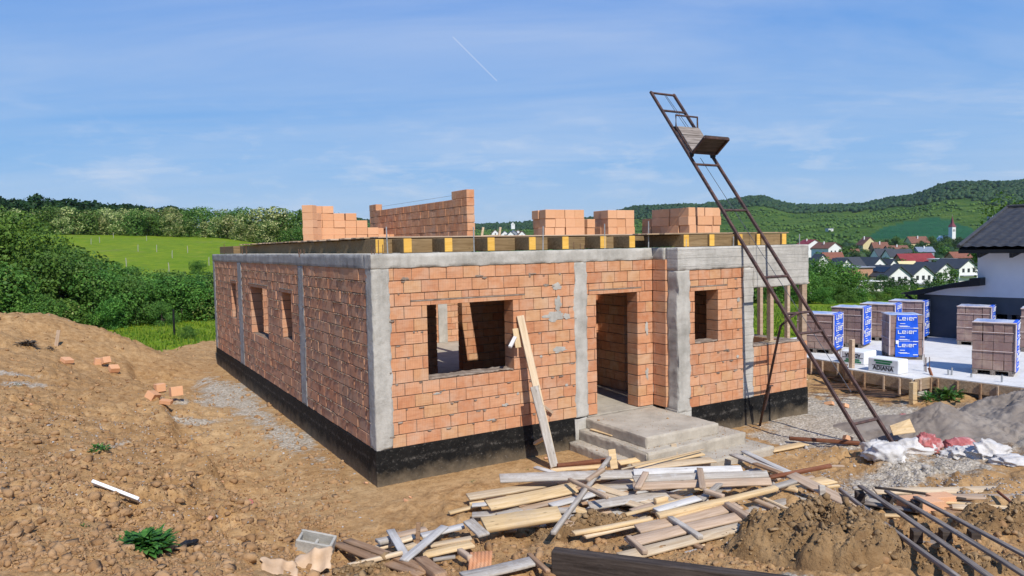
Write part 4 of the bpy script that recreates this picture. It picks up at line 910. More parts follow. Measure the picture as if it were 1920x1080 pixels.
def pallet(u,v,rz,w,dp,h,label,seed,film=1.0):
    """u,v: photo point of the near corner where brick side and printed side meet; printed side faces -Y (local), brick side -X"""
    c=at('z',-.1,u,v); rg=random.Random(seed)
    p=empty('brick_pallet',(c[0],c[1],-.1),label,'brick pallet','wrapped brick pallets on the concrete slab',rz)
    mb=MB()
    for y in (.02,dp/2-.05,dp-.12): mb.box(.0,w,y,y+.1,.0,.10)
    for i in range(6): x=i*(w-.09)/5; mb.box(x,x+.09,.0,dp,.10,.122)
    mb.build('wooden_pallet',MAT['w_pallet'],p,.003)
    b=MB(); n=5; bh=(h-.13)/n
    for k in range(n):
        for i in range(4):
            for j in range(4):
                if 0<i<3 and 0<j<3 and k<n-1: continue
                jx=rg.uniform(-.008,.008); jy=rg.uniform(-.008,.008)
                b.box(i*w/4+.004+jx,(i+1)*w/4-.004+jx,j*dp/4+.004+jy,(j+1)*dp/4-.004+jy,.126+k*bh+.003,.126+(k+1)*bh-.003,rg.random())
    b.build('brick_load',MAT['shrink'],p,.005)
    # printed film: front sheet with a bulge and a lap over the top
    V=[];F=[];nx,nz=14,18; x0,x1=(.16*w,.86*w) if film<1 else (.05*w,.985*w)
    for k in range(nz+1):
        for i in range(nx+1):
            s=i/nx; t=k/nz; x=x0+(x1-x0)*(s if film==1 else (.5+(s-.5)*(1-.12*t*t))); V.append((x,-.02-.012*math.sin(s*math.pi)-.006*mnoise.noise(Vector((s*5,t*7,seed))),.08+(h-.07)*t))
    for j in range(1,3):
        for i in range(nx+1):
            s=i/nx; V.append((x0+(x1-x0)*(s if film==1 else (.5+(s-.5)*.88)),dp*j*.05-.02,h+.014+.012*mnoise.noise(Vector((s*6,j*1.7,seed)))))
    rows=nz+1+2
    for k in range(rows-1):
        for i in range(nx): a=k*(nx+1)+i; F.append((a,a+1,a+nx+2,a+nx+1))
    fm=link_mesh('printed_film',np_mesh('printed_film',V,F,None,[MAT['film']],True),p)
    V=[];F=[]
    for j in range(11):
        for i in range(11): V.append((-.01+(w+.02)*i/10,dp*j/10,h+.006+.014*mnoise.noise(Vector((i*.7,j*.7,seed+3)))))
    for j in range(10):
        for i in range(10): a=j*11+i; F.append((a,a+1,a+12,a+11))
    link_mesh('top_film',np_mesh('top_film',V,F,None,[MAT['film_top']],True),p)
    wv=x1-x0; cx_=(x0+x1)/2
    for k in range(3):
        zz=.30*h+k*h*.30
        face_text(LOGO,fm,(cx_-(0 if film==1 else .0),-.042,zz+.03),0,wv*.80)
        q=MB()
        for (dx,dz,l,t) in ((-.30,-.09,.22,.007),(-.28,-.15,.38,.006),(-.2,-.165,.42,.006),(.26,-.2,.2,.010)):
            q.box(cx_+dx*wv-l*wv/2+.1*wv,cx_+dx*wv+l*wv/2+.1*wv,-.041,-.037,zz+dz*h/1.1-t,zz+dz*h/1.1+t,.5)
        q.box(x0,x1,-.039,-.033,zz+.115*h,zz+.12*h,.5)
        q.build('small_print',MAT['ink_w'],fm)
    q=MB(); q.box(x0+.01,x0+.01+.12*wv,-.043,-.037,.36*h,.44*h,.5); q.build('paper_label',MAT['ink_w'],fm)
    for pts_,r in (([(-.01,-.012,.12),(-.012,-.014,h-.02)],.02),([(w+.01,-.012,.12),(w+.01,-.012,h-.02)],.018),([(-.012,-.03,h+.004),(-.012,dp,h+.004)],.018),([(-.014,.03,.126+bh*4),(-.014,dp,.126+bh*4)],.008),([(-.014,.03,.126+bh*2),(-.014,dp,.126+bh*2)],.008)):
        q=MB(); q.tube(pts_,r,6); q.build('shrink_film_edge',MAT['film_clear'],p)
    return p
PB=R(20)
pallet(1562,664,PB,.95,1.0,1.10,'wrapped pallet of dull brown bricks with blue film, nearest the terrace corner',1)
pallet(1617,653,PB,.95,.88,1.18,'wrapped brick pallet with blue film, second from the terrace, behind the upside-down foam pack',2)
pallet(1677,641,PB,.95,1.0,1.15,'wrapped brick pallet half hidden behind the one whose blue side faces the camera',3)
pallet(1668,674,R(-44),.80,.80,1.18,'brick pallet turned so that its full blue printed side faces the camera',4,.8)
pallet(1731,637,PB,.95,1.0,1.2,'wrapped brick pallet at the far edge of the slab against the dark grey house wall',5)
pallet(1857,650,PB,.95,.86,1.15,'wrapped brick pallet partly hidden behind the largest one at the slab edge',6)
pallet(1902,707,PB,.9,.84,1.22,'largest wrapped brick pallet at the near edge of the slab',7)
pallet(1988,664,PB,.9,.9,1.2,'brick pallet cut off by the right border of the photo',8)
def foam(u,v,rz,flip,label,w=.60,dp=1.0,h=.40):
    c=at('z',-.1,u,v); p=empty('insulation_pack',(c[0],c[1],-.1),label,'insulation pack','foam insulation packs on the slab',rz)
    mb=MB(); mb.box(0,w,0,dp,.0,h); mb.build('foam_block',MAT['foam'],p,.03,seg=3)
    sg=-1 if flip else 1; zc=h/2
    fl=lambda z:zc+sg*(z-zc)
    t=text_mesh('ADIANA',.14,MAT['ink_b'],.004,.001,1.0)
    o=link_mesh('lettering',t,p); o.location=(-.004,dp/2,fl(.10)); o.rotation_euler=(R(90),0,R(-90))
    if flip: o.rotation_euler=(R(90),R(180),R(-90))
    for (z,l) in ((h*.83,.44),(h*.66,.36)):
        mb=MB(); zz=fl(z); mb.box(-.004,.004,dp/2-l/2,dp/2+l/2,zz-.022,zz+.022); mb.build('green_stripe',MAT['ink_g'],p)
    mb=MB(); zz=fl(h*.5); mb.box(-.004,.004,dp/2-.27,dp/2+.27,zz-.006,zz+.006); mb.build('small_print',MAT['ink_b'],p)
    return p
foam(1685,703,R(2),False,'white foam insulation pack with upright black lettering at the slab edge',.42,.76,.34)
foam(1621,685,R(6),True,'white foam insulation pack with its lettering upside down, behind the other pack',.62,.62,.33)
for o in [o for o in bpy.data.objects if o.name.startswith('lettering') and o.parent and o.parent.get('category')=='insulation pack']:
    if 'upside' in o.parent['label']: o.rotation_euler=(R(-90),0,R(90))
    o.scale=(.76,.95,1) if 'upside' in o.parent['label'] else (.95,1.05,1)
# ------------------------------------------------------------------ neighbouring finished house
W0=at('z',-.1,1748,631); Wd=np.array([.10,-1.0,0]); Wd/=np.linalg.norm(Wd); Wn=np.array([-Wd[1],Wd[0],0]);
if Wn[0]<0: Wn=-Wn     # points away from the camera
def onw(u,v,push=0.0):
    d=ray(u,v); t=((W0+Wn*push-CAM)@Wn)/(d@Wn); return CAM+t*d
nh=empty('rendered_house',W0,'white rendered house with dark tiled roof and anthracite base at the right edge','house')
NO=np.array(nh.location); L_=lambda p:np.array(p)-NO
pr=MB(); pr.prism([L_(onw(*p)) for p in ((1833,465),(2300,465),(2300,570),(1833,556.5))],Wn*7); pr.build('wall',MAT['white_plaster'],nh)
pr=MB(); pr.prism([L_(onw(*p,.004)) for p in ((1722,553),(1833,529),(1833,556.3),(1728,551.5))],Wn*5.0); pr.build('wall',MAT['white_plaster'],nh)
zb=-.7
def down(p): q=np.array(p); q[2]=zb; return q
a=onw(1720,552,.012); b=onw(2300,570,.012); 
wl,wr=onw(1856,588,.012),onw(1990,592,.012); wb=onw(1856,613,.012)
pr=MB(); c1=onw(1856,558.3,.012); c2=onw(1990,560,.012)
pr.prism([L_(a),L_(c1),L_(np.array([c1[0],c1[1],zb])),L_(down(a))],Wn*5); pr.prism([L_(c1+Wd*.001),L_(c2),L_(np.array([c2[0],c2[1],wl[2]])),L_(wl+Wd*.001)],Wn*.3)
pr.prism([L_(wb+Wd*.001),L_(np.array([c2[0],c2[1],wb[2]])),L_(np.array([c2[0],c2[1],zb])),L_(down(wb+Wd*.001))],Wn*.3); pr.prism([L_(c2+Wd*.002),L_(b),L_(down(b)),L_(down(c2+Wd*.002))],Wn*5)
pr.build('base_wall',MAT['dark_plaster'],nh)
pr=MB(); w2=np.array([c2[0],c2[1],wl[2]]); w3=np.array([c2[0],c2[1],wb[2]]); pr.prism([L_(q+Wn*.28) for q in (wl,w2,w3,wb)],Wn*.05); win=pr.build('window',MAT['void'],nh)
pr=MB(); p=onw(1893,590,.1); q=onw(1893,612,.1); pr.beam(L_(p),L_(q),.10,.06,Wn); pr.build('window_post',MAT['dark_plaster'],win)
# lean-to verge: thick black board running down to the left, with a tail under its low end
pr=MB(); A0=onw(1693,549,-.35); A1=onw(1836,523,-.35); 
pr.prism([L_(A0),L_(A1),L_(onw(1836,536,-.35)),L_(onw(1772,541,-.35)),L_(onw(1722,553,-.35)),L_(onw(1697,552.5,-.35))],Wn*.30); pr.build('verge_board',MAT['black'],nh,.01)
pr=MB(); pr.prism([L_(q) for q in (onw(1690,549,-.3),onw(1836,521.5,-.3),onw(1836,524,-.3),onw(1690,551.5,-.3))],Wn*5.2); pr.build('lean_to_roof',MAT['tile'],nh)
pr=MB(); pr.box(0,.1,0,.1,0,.1); 
p0=onw(1817,522,-.42); p1=onw(1837,521,-.42); pr=MB(); pr.prism([L_(p0),L_(p1),L_(onw(1837,536,-.42)),L_(onw(1817,535,-.42))],Wn*.5); pr.build('gutter_end',MAT['black'],nh,.01)
pr=MB(); pr.tube([L_(onw(1698,553,-.25)),L_(onw(1722,568,-.05)),L_(onw(1722,640,-.03))],.05,8); pr.build('drain_pipe',MAT['black'],nh)
# main roof: profiled tiles on the slope towards the camera
E0=onw(1797,467,-.75); EV=E0+Wd*9.0; rg_=dep(1888,392,np.dot(E0-CAM,FW)+3.0)
slope=rg_-E0; up_=slope-(slope@Wd)*Wd          # vector up the slope
ss=(slope@Wd); V=[];F=[];nu,nv=170,48; 
for j in range(nv+1):
    t=j/nv; a0=ss*t
    for i in range(nu+1):
        s=a0+(9.0-a0)*i/nu; x=s/.30*2*math.pi; k=(t*16)%1.0
        h=.014*math.sin(x)+.075*(1-k)
        V.append(L_(E0+Wd*s+up_*t+np.array([0,0,h])))
for j in range(nv):
    for i in range(nu): a=j*(nu+1)+i; F.append((a,a+1,a+nu+2,a+nu+1))
rf=link_mesh('roof',np_mesh('roof',V,F,None,[MAT['tile']],False),nh)
pr=MB(); hipb=E0+np.array([0,0,0]); back=E0+Wn*6.4
pr.prism([L_(E0+np.array([0,0,-.03])),L_(rg_+np.array([0,0,-.03])),L_(rg_+Wd*(9-ss)+np.array([0,0,-.03])),L_(EV+np.array([0,0,-.03]))],np.array([0,0,-.10])); pr.build('roof_deck',MAT['black'],nh)
pr=MB(); pr.poly([L_(E0),L_(rg_),L_(rg_+Wn*.6),L_(back)]); pr.poly([L_(rg_),L_(rg_+Wd*(9-ss)),L_(rg_+Wd*(9-ss)+Wn*3.4+np.array([0,0,-1.5])),L_(back+np.array([0,0,0]))]); pr.build('roof_slope',MAT['tile'],nh)
pr=MB(); pr.tube([L_(E0+np.array([0,0,.09])),L_(rg_+np.array([0,0,.05]))],.06,8); pr.tube([L_(rg_+np.array([0,0,.09])),L_(rg_+Wd*(9-ss)+np.array([0,0,.05]))],.06,8); pr.build('ridge_tiles',MAT['tile'],nh)
for i in range(9):
    q=E0+Wd*(.55+i*.85); pr=MB(); pr.beam(L_(q+np.array([0,0,-.20])),L_(q+Wn*.8+np.array([0,0,-.06])),.09,.13); pr.build('rafter_end',MAT['black'],nh,.005)
# ------------------------------------------------------------------ heaps of soil and sand
HEAPV=[]
def heap(name,c,rx,ry,h,rz,mat,label,cat,seed,amp=.5,fine=1.0,nr_=70,na_=150,pw=1.3,group=None,hollow=None):
    V=[];F=[]; t=np.linspace(0,1,nr_+1)[:,None]; a=np.linspace(0,2*np.pi,na_,endpoint=False)[None,:]
    x=rx*t*np.cos(a); y=ry*t*np.sin(a); wob=1+.28*vnoise(np.cos(a)*1.6+seed,np.sin(a)*1.6,seed)+0*t
    x=x*wob; y=y*wob; base=np.clip(1-t**pw,0,1)**1.15+0*a
    z=h*base*(1+.5*fbm(x*1.6/ max(.4,rx*.6)+seed,y*1.6/max(.4,rx*.6),seed,3))
    qx=x+.10*vnoise(x*5,y*5,seed); qy=y+.10*vnoise(x*5,y*5,seed+4)
    cl=(billow(x*3.5*fine+seed,y*3.5*fine,seed,4,.6)-.25)*.11*amp+cellnoise(qx*3.6*fine+seed,qy*3.6*fine,seed)*.10*amp+cellnoise(qx*8*fine,qy*8*fine+seed,seed+1)*.07*amp+cellnoise(qx*19*fine,qy*19*fine,seed+2)*.035*amp
    z=z+cl*np.clip(base*4,0,1)
    if hollow:
        for hx,hy,hr,hd in hollow: z=z-hd*np.exp(-(((x-hx)**2+(y-hy)**2)/hr**2))
    cr,sr=math.cos(rz),math.sin(rz); wx=c[0]+x*cr-y*sr; wy=c[1]+x*sr+y*cr
    gzv=ground_z(wx,wy,True); Z=gzv-.05+z; Z=np.where(t>.985,gzv-.12,Z)
    vv=np.stack([wx-c[0],wy-c[1],Z-c[2]],-1).reshape(-1,3)
    i=np.arange((nr_+1)*na_).reshape(nr_+1,na_); n=np.roll(i,-1,1); F=np.stack([i[:-1],n[:-1],n[1:],i[1:]],-1).reshape(-1,4)[:,::-1]
    if mat=='mud': HEAPV.append((vv+np.array(c))[:int(.93*len(vv))])
    o=link_mesh(name,np_mesh(name,vv,F,None,[MAT[mat]],True)); o.location=c; return tag(o,label,cat,group)
def G(u,v): return on_ground(u,v,0,False)
def mid(p,z=0): return (float(p[0]),float(p[1]),gz(p[0],p[1])+z)
heap('soil_heap',mid(at('z',-.2,1535,1012)),1.15,.82,.36,R(-35),'mud','big cloddy brown soil heap in front of the plank pile','soil heap',3,1.25,1,130,280,2.4,None,[(-.42,.12,.17,.28)])
heap('soil_heap',mid(at('z',-.35,1100,985)),.80,.34,.26,R(-25),'mud','low cloddy soil heap among the planks left of the big heap','soil heap',9,.75,.9,70,170)
heap('soil_heap',mid(at('z',-.4,690,1088)),.42,.18,.12,R(10),'mud','small soil heap at the left foot of the plank pile','soil heap',14,.7,.8)
heap('soil_heap',mid(at('z',-.4,1905,1010)),.75,.40,.26,R(-20),'mud','soil heap at the right border behind the dark pallet','soil heap',19,.8,.9)
heap('soil_heap',mid(at('z',-.3,1790,1075)),.8,.35,.15,R(-30),'mud','low soil ridge under the dark pallet','soil heap',23,.8,.9)
sc_=at('z',-.3,1790,800)
heap('sand_heap',mid(at('z',-.4,1765,800)),2.1,1.25,.42,R(-30),'sand','large grey sand heap in front of the neighbouring foundation','sand heap',31,.30,.5,70,160,1.25)
heap('sand_heap',mid(at('z',-.4,1925,770)),1.7,1.1,.55,R(-20),'sand','dark sand heap at the right border by the foundation','sand heap',37,.45,.6,70,160,1.25)
# ------------------------------------------------------------------ timber
GZ=-.5
def plank(u1,v1,u2,v2,z1,z2,w,t,mat,label,tilt=0,group='planks in the timber pile',name='plank',cat='plank',parent=None,ends=0.0):
    p=at('z',z1,u1,v1); q=at('z',z2,u2,v2); d=q-p; L=np.linalg.norm(d); d/=L
    wv=np.cross([0,0,1.],d); wv/=np.linalg.norm(wv); c=(p+q)/2
    if wv@(CAM-c)<0: d=-d; wv=-wv; p,q=q,p
    nn=np.cross(d,wv); ph=R(tilt); w2=math.cos(ph)*wv-math.sin(ph)*nn; n2=np.cross(d,w2)
    n=8; rg=random.Random(int(u1*7+v2*3)); V=[];F=[]
    sag=rg.uniform(-.006,.006)*L; e0=rg.uniform(-.3,.3)*w*.3; e1=rg.uniform(-.3,.3)*w*.3
    for i in range(n+1):
        s=i/n; x=(s-.5)*L; b=sag*(1-(2*s-1)**2); ew=1+rg.uniform(-.02,.02)
        for (yy,zz) in ((-.5,-.5),(.5,-.5),(.5,.5),(-.5,.5)):
            V.append((x+(e0 if i==0 else e1 if i==n else 0)*yy*2,yy*w*ew,zz*t+b))
    for i in range(n):
        for k in range(4): F.append((i*4+k,i*4+(k+1)%4,(i+1)*4+(k+1)%4,(i+1)*4+k))
    F.append((3,2,1,0)); F.append((n*4,n*4+1,n*4+2,n*4+3))
    me=np_mesh(name,V,F,None,[MAT[mat]]); bm=bmesh.new(); bm.from_mesh(me); bmesh.ops.recalc_face_normals(bm,faces=bm.faces); bm.to_mesh(me); bm.free()
    o=link_mesh(name,me); md=o.modifiers.new('bevel','BEVEL'); md.width=min(.004,t*.2); md.segments=1; md.limit_method='ANGLE'
    M=Matrix.Identity(4)
    for i in range(3): M[i][0],M[i][1],M[i][2],M[i][3]=d[i],w2[i],n2[i],c[i]
    if parent:
        o.parent=parent; o.matrix_local=Matrix.Translation(-Vector(parent.location))@M
        if label: o['label']=label
    else: o.matrix_world=M; tag(o,label,cat,group)
    return o
PL=[ # u1,v1,u2,v2,z1,z2,width,thick,material,label,tilt
(937,897,1192,889,-.20,-.18,.21,.028,'w_grey','long pale grey board at the back left of the pile below the leaning board',14),
(1045,874,1138,863,-.40,-.36,.06,.07,'w_rust','rust-brown squared timber lying against the lowest step',0),
(1033,882,1150,873,-.42,-.40,.10,.025,'w_yellow','short yellow board in front of the rust-brown timber',8),
(1160,868,1262,850,-.38,-.36,.13,.025,'w_yellow','yellow board running between the two upright stubs',14),
(1165,880,1320,842,-.26,-.24,.025,.02,'w_pale','thin pale lath crossing the yellow boards below the steps',0),
(1187,874,1317,850,-.34,-.33,.14,.025,'w_yellow','wide yellow board just under the thin pale lath',8),
(1193,878,1337,862,-.36,-.36,.20,.025,'w_pale','broad peach-coloured board with a grey end in front of the steps',5),
(1130,917,1190,906,-.34,-.32,.30,.02,'w_grey','wide grey board sticking out left of the grey formwork panel',8),
(1105,949,1250,926,-.30,-.28,.18,.025,'w_grey','broad light grey board in the middle of the pile under the panel',12),
(975,953,1078,928,-.36,-.32,.18,.022,'w_tan','grey-brown board in the pile beneath the crossed battens',8),
(877,932,1040,904,-.34,-.32,.16,.03,'w_pale','pale board with a grey left end at the far left of the pile',12),
(915,948,1078,914,-.28,-.24,.21,.03,'w_yellow','broad yellow board with a white cement patch in the left half of the pile',18),
(842,962,905,946,-.44,-.42,.08,.025,'w_yellow','small yellow board peeping out at the left end of the pile',5),
(880,944,908,941,-.42,-.42,.10,.04,'w_yellow','short yellow block at the left end of the pile',0),
(907,985,1050,963,-.24,-.20,.24,.05,'w_yellow','thick yellow plank with a bright top nearest the camera on the left',20),
(878,976,908,1004,-.22,-.27,.15,.03,'w_grey','short wide grey offcut leaning on the thick yellow plank',0),
(1173,965,1303,931,-.25,-.22,.06,.03,'w_yellow','narrow yellow lath right of centre below the grey board',0),
(1230,957,1310,934,-.22,-.2,.12,.025,'w_white','whitish board with a pointed end in the middle of the pile',6),
(1187,960,1240,944,-.28,-.26,.14,.03,'w_tan','brownish board beside the yellow block in the middle of the pile',6),
(1228,940,1250,935,-.2,-.2,.07,.07,'w_yellow','sawn yellow block with visible end grain',0),
(1075,1000,1222,972,-.26,-.2,.09,.03,'w_yellow','yellow plank running up from the small soil heap',0),
(1095,1006,1214,978,-.3,-.25,.10,.03,'w_pale','pale plank beneath the yellow plank above the small soil heap',0),
(1060,985,1120,962,-.3,-.3,.16,.03,'w_tan','tan board end showing behind the small soil heap',0),
(1233,967,1456,915,-.14,-.10,.095,.05,'w_yellow','longest bright yellow plank lying across the right half of the pile',6),
(1256,972,1345,948,-.18,-.16,.05,.03,'w_yellow','yellow lath tucked under the longest yellow plank',0),
(1450,914,1490,902,-.12,-.12,.09,.035,'w_grey','grey board end beyond the tip of the longest yellow plank',8),
(1037,1000,1143,858,-.20,-.06,.06,.045,'w_grey','long thin grey batten slanting across the left half of the pile',0),
(1101,901,1132,880,-.08,-.05,.06,.05,'w_tan','short brown batten lying on the slanting grey batten',0),
(1067,899,1139,933,-.10,-.12,.05,.045,'w_tan','brown batten crossing the slanting grey batten',0),
(1321,920,1357,932,-.12,-.14,.06,.06,'w_tan','squared batten offcut below the right cleat of the grey panel',0),
(1350,907,1313,938,-.16,-.22,.09,.03,'w_grey','grey board passing under the squared batten offcut',0),
(1403,932,1463,957,-.2,-.28,.055,.05,'w_tan','thick brown batten pointing at the big soil heap',0),
(1420,929,1482,957,-.2,-.28,.035,.035,'w_pale','thin pale batten beside the thick brown one near the soil heap',0),
(1483,890,1640,968,-.12,-.28,.23,.03,'w_tan','wide pinkish-tan plank running down right to the dark pallet',0),
(1514,907,1556,899,-.30,-.3,.28,.02,'w_yellow','square yellow sheet behind the upright grey stub',0),
(1550,914,1573,911,-.26,-.26,.05,.04,'w_yellow','short yellow lip beside the square yellow sheet',0),
(1443,895,1558,873,-.20,-.12,.06,.04,'w_rust','dark brown lath sticking out to the right over the gravel',20),
(1545,874,1582,874,-.2,-.24,.05,.025,'w_tan','pale brown tip of the lath over the gravel',0),
(1375,852,1468,888,-.32,-.26,.15,.03,'w_grey','brownish grey board running down from the bottom step',0),
(1394,846,1480,886,-.34,-.30,.11,.03,'w_white','whitewashed board beside the brownish one by the bottom step',0),
(1415,869,1464,887,-.25,-.22,.09,.03,'w_brown','short brown offcut lying on the two boards by the bottom step',0),
(1443,845,1508,832,-.49,-.49,.19,.025,'w_yellow','yellow board lying alone on the soil right of the steps',0),
(1480,822,1612,831,-.44,-.46,.07,.06,'w_rust','long dark squared timber on the gravel pointing at the white sack',0),
(1457,936,1535,943,-.36,-.36,.03,.03,'w_dark','dark lath deep in the pile beside the big soil heap',0),
(1478,930,1526,940,-.33,-.33,.04,.03,'w_grey','grey lath deep in the pile beside the big soil heap',0),
(1465,914,1496,920,-.2,-.2,.05,.045,'w_yellow','small round-ended yellow batten under the tan plank',0),
(629,1019,790,1078,-.40,-.20,.12,.025,'w_brown','brown board at the far left of the pile, nearer of the parallel pair',0),
(650,1013,806,1070,-.40,-.19,.12,.025,'w_brown','brown board at the far left of the pile, farther of the parallel pair',0),
(652,1061,754,1036,-.22,-.20,.05,.04,'w_pale','pale split lath lying across the parallel brown boards',0),
(732,994,773,1066,-.26,-.26,.10,.025,'w_white','pale grey board of the crossed pair leaning to the left',0),
(757,1051,834,987,-.21,-.2,.11,.025,'w_white','pale grey board of the crossed pair leaning to the right',0),
(705,1028,778,1006,-.42,-.38,.12,.03,'w_pale','pale plank behind the crossed grey boards',0),
(740,1005,800,992,-.42,-.4,.12,.03,'w_tan','tan plank at the back behind the crossed grey boards',0),
(708,1016,732,1011,-.34,-.34,.13,.04,'w_grey','small grey block at the left end of the crossed boards',0),
(790,1005,870,986,-.36,-.32,.13,.03,'w_white','whitish plank right of the crossed grey boards',0),
(760,1028,780,1022,-.38,-.38,.09,.05,'w_pale','short pale block between the crossed grey boards',0),
(793,1041,886,1020,-.34,-.30,.16,.03,'w_yellow','yellow plank near the roof-tile fragment at the left of the pile',0),
(806,1023,884,1009,-.30,-.28,.09,.03,'w_pale','pale plank lying over the yellow one at the left of the pile',0),
(812,1050,854,1044,-.32,-.31,.05,.03,'w_grey','grey lath in front of the yellow plank at the left of the pile',0),
(788,1052,828,1084,-.24,-.14,.13,.10,'w_brown','thick brown beam end at the bottom of the photo',0),
(862,1033,882,1047,-.26,-.24,.06,.06,'w_tan','short brown stub beside the roof-tile fragment',0),
(870,1082,1008,1050,-.14,-.2,.20,.028,'w_grey','weathered board with splintered edge at the bottom of the photo',0),
(992,1040,1028,1072,-.2,-.14,.05,.04,'w_brown','thin brown plank at the left end of the dark beam',0),
(1640,921,1886,917,-.40,-.38,.16,.03,'w_pale','long pale cream board at the back of the timber behind the dark pallet',10),
(1715,930,1925,932,-.38,-.36,.14,.03,'w_tan','long tan board in front of the cream board at the right',6),
(1640,914,1812,936,-.28,-.28,.03,.03,'w_dark','thin dark stick across the boards behind the pallet',0),
(1725,937,1908,953,-.33,-.33,.06,.03,'w_yellow','yellow lath behind the dark pallet',0),
(1785,950,1925,960,-.34,-.32,.11,.03,'w_pale','pale board at the right border behind the pallet',8),
(1805,975,1925,980,-.38,-.36,.11,.03,'w_yellow','yellow board with a white edge at the right border',10),
(1674,973,1792,976,-.42,-.42,.11,.03,'w_yellow','short yellow board seen through the dark pallet',0),
(1662,987,1790,992,-.44,-.44,.12,.03,'w_grey','grey board on the soil seen through the dark pallet',0),
(1870,921,1907,951,-.26,-.28,.03,.03,'w_rust','short brown stick lying on the boards at the right border',0),
(1628,938,1658,949,-.36,-.38,.12,.05,'w_grey','rounded grey offcut under the dark pallet',0),
(1680,953,1712,958,-.38,-.38,.12,.05,'w_grey','second grey offcut under the dark pallet, farther right',0),
(1085,808,1085,808,0,0,.1,.02,'w_yellow','x',0),
]
for e in PL:
    if e[9]=='x': continue
    plank(*e[:9],e[9],e[10])
plank(1110,804,1152,816,-.19,-.19,.13,.02,'w_yellow','small yellow board lying on the second entrance step',0,None)
def stub(u,v0,v1,z0,w,t,mat,label,lean=0):
    p=at('z',z0,u,v1); h=(v1-v0)*np.dot(p-CAM,FW)/FPX; mb=MB(); mb.box(-w/2,w/2,-t/2,t/2,0,h,.5); o=mb.build('plank',MAT[mat],None,.004); o.location=p; o.rotation_euler=(R(-14),R(lean),R(-31)); tag(o,label,'plank','planks in the timber pile')
stub(1152,843,879,-.40,.115,.03,'w_yellow','upright yellow stub standing at the left of the yellow boards',-6)
stub(1266,832,855,-.36,.09,.03,'w_pale','upright peach-coloured stub standing at the right of the yellow boards',-5)
stub(1543,911,950,-.34,.075,.05,'w_grey','upright grey stub standing on the tan plank',2)
stub(783,981,1022,-.38,.05,.04,'w_brown','upright brown stub behind the crossed grey boards',2)
# formwork panels: boards joined by cleats
def panel(boards,cleats,label,loc):
    e=empty('formwork_panel',loc,label,'formwork panel')
    for b in boards: plank(*b[:8],b[8],None,b[9],None,'board',None,e)
    for b in cleats: plank(*b[:8],b[8],None,b[9] if len(b)>9 else 0,None,'cleat',None,e)
panel([(1188,886,1391,879,-.14,-.13,.12,.028,'w_white',26),(1188,899,1440,889,-.155,-.145,.125,.028,'w_grey',26),(1187,913,1446,903,-.17,-.16,.135,.028,'w_tan',26)],
      [(1211,886,1196,915,-.10,-.135,.085,.035,'w_tan'),(1312,879,1318,916,-.09,-.12,.085,.035,'w_tan')],'large weathered formwork panel with two cleats lying across the back of the pile',at('z',-.3,1315,905))
panel([(1195,992,1385,948,-.20,-.17,.17,.028,'w_tan',10),(1178,1018,1408,964,-.215,-.18,.17,.028,'w_tan',10),(1165,1045,1420,980,-.23,-.19,.16,.028,'w_pale',10)],
      [(1256,971,1314,1008,-.155,-.18,.07,.05,'w_grey'),(1362,945,1418,980,-.13,-.15,.075,.06,'w_tan'),(1178,1007,1210,1036,-.17,-.19,.06,.05,'w_tan')],'large tan formwork panel with three cleats at the front right of the pile',at('z',-.3,1290,1000))
panel([(1195,1045,1385,1000,-.30,-.27,.15,.028,'w_pale',8),(1210,1064,1385,1016,-.31,-.28,.15,.028,'w_white',8)],[(1300,1020,1330,1034,-.25,-.26,.06,.04,'w_brown')],'white-stained formwork panel half hidden under the tan panel',at('z',-.4,1290,1040))
for i in range(52):
    v=random.uniform(900,985); u=random.uniform(1040 if v<930 else 960,1420); a=random.choice((-.28,-.2,-.12,-.05,.05,.3)); l=random.uniform(90,230)
    if u-l/2<(945 if v<930 else 880): u=(950 if v<930 else 885)+l/2
    zq=-.46+random.uniform(0,.14); plank(u-l/2,v-l*a/2,u+l/2,v+l*a/2,zq,zq+random.uniform(-.04,.05),random.uniform(.07,.17),.025,random.choice(['w_tan','w_grey','w_grey','w_pale','w_white','w_yellow','w_brown']),'long weathered board in the lower layers of the timber pile, mostly covered by other boards',random.uniform(0,10),'boards in the lower layers of the timber pile')
for i in range(16):
    u=random.uniform(1620,1900); v=random.uniform(918,985); l=random.uniform(70,170); a=random.uniform(-.06,.14); zq=-.45+random.uniform(0,.08)
    plank(u-l/2,v-l*a/2,u+l/2,v+l*a/2,zq,zq,random.uniform(.05,.13),.025,random.choice(['w_tan','w_grey','w_pale','w_yellow','w_brown','w_dark']),'loose board lying under the dark pallet among other timber at the right',0,'loose boards under the dark pallet')
for i in range(34):   # splinters and offcuts filling the pile
    u=random.uniform(900,1500); v=random.uniform(905,985)+ (u-1200)*-.02; a=random.uniform(-.35,.15); l=random.uniform(25,75)
    plank(u,v,u+l,v+l*a,-.46+random.uniform(-.02,.08),-.46+random.uniform(-.02,.08),random.uniform(.05,.14),.025,random.choice(['w_tan','w_grey','w_yellow','w_pale','w_brown']),'loose offcut lying deep in the timber pile under other boards',0,'loose offcuts deep in the timber pile')
# dark squared beam at the lower border
b0=at('z',.00,1033,1034); b1=at('z',.00,1415,1082); dd=(b1-b0)/np.linalg.norm(b1-b0); b1=b1+dd*.8
mb=MB(); Lb=np.linalg.norm(b1-b0); mb.box(0,Lb,0,.14,-.30,0,.5); o=mb.build('squared_beam',MAT['w_dark'],None,.012,seg=2)
o.location=b0; o.rotation_euler=(0,0,math.atan2(dd[1],dd[0])); tag(o,'heavy dark brown squared beam at the lower border in front of the pile','beam')
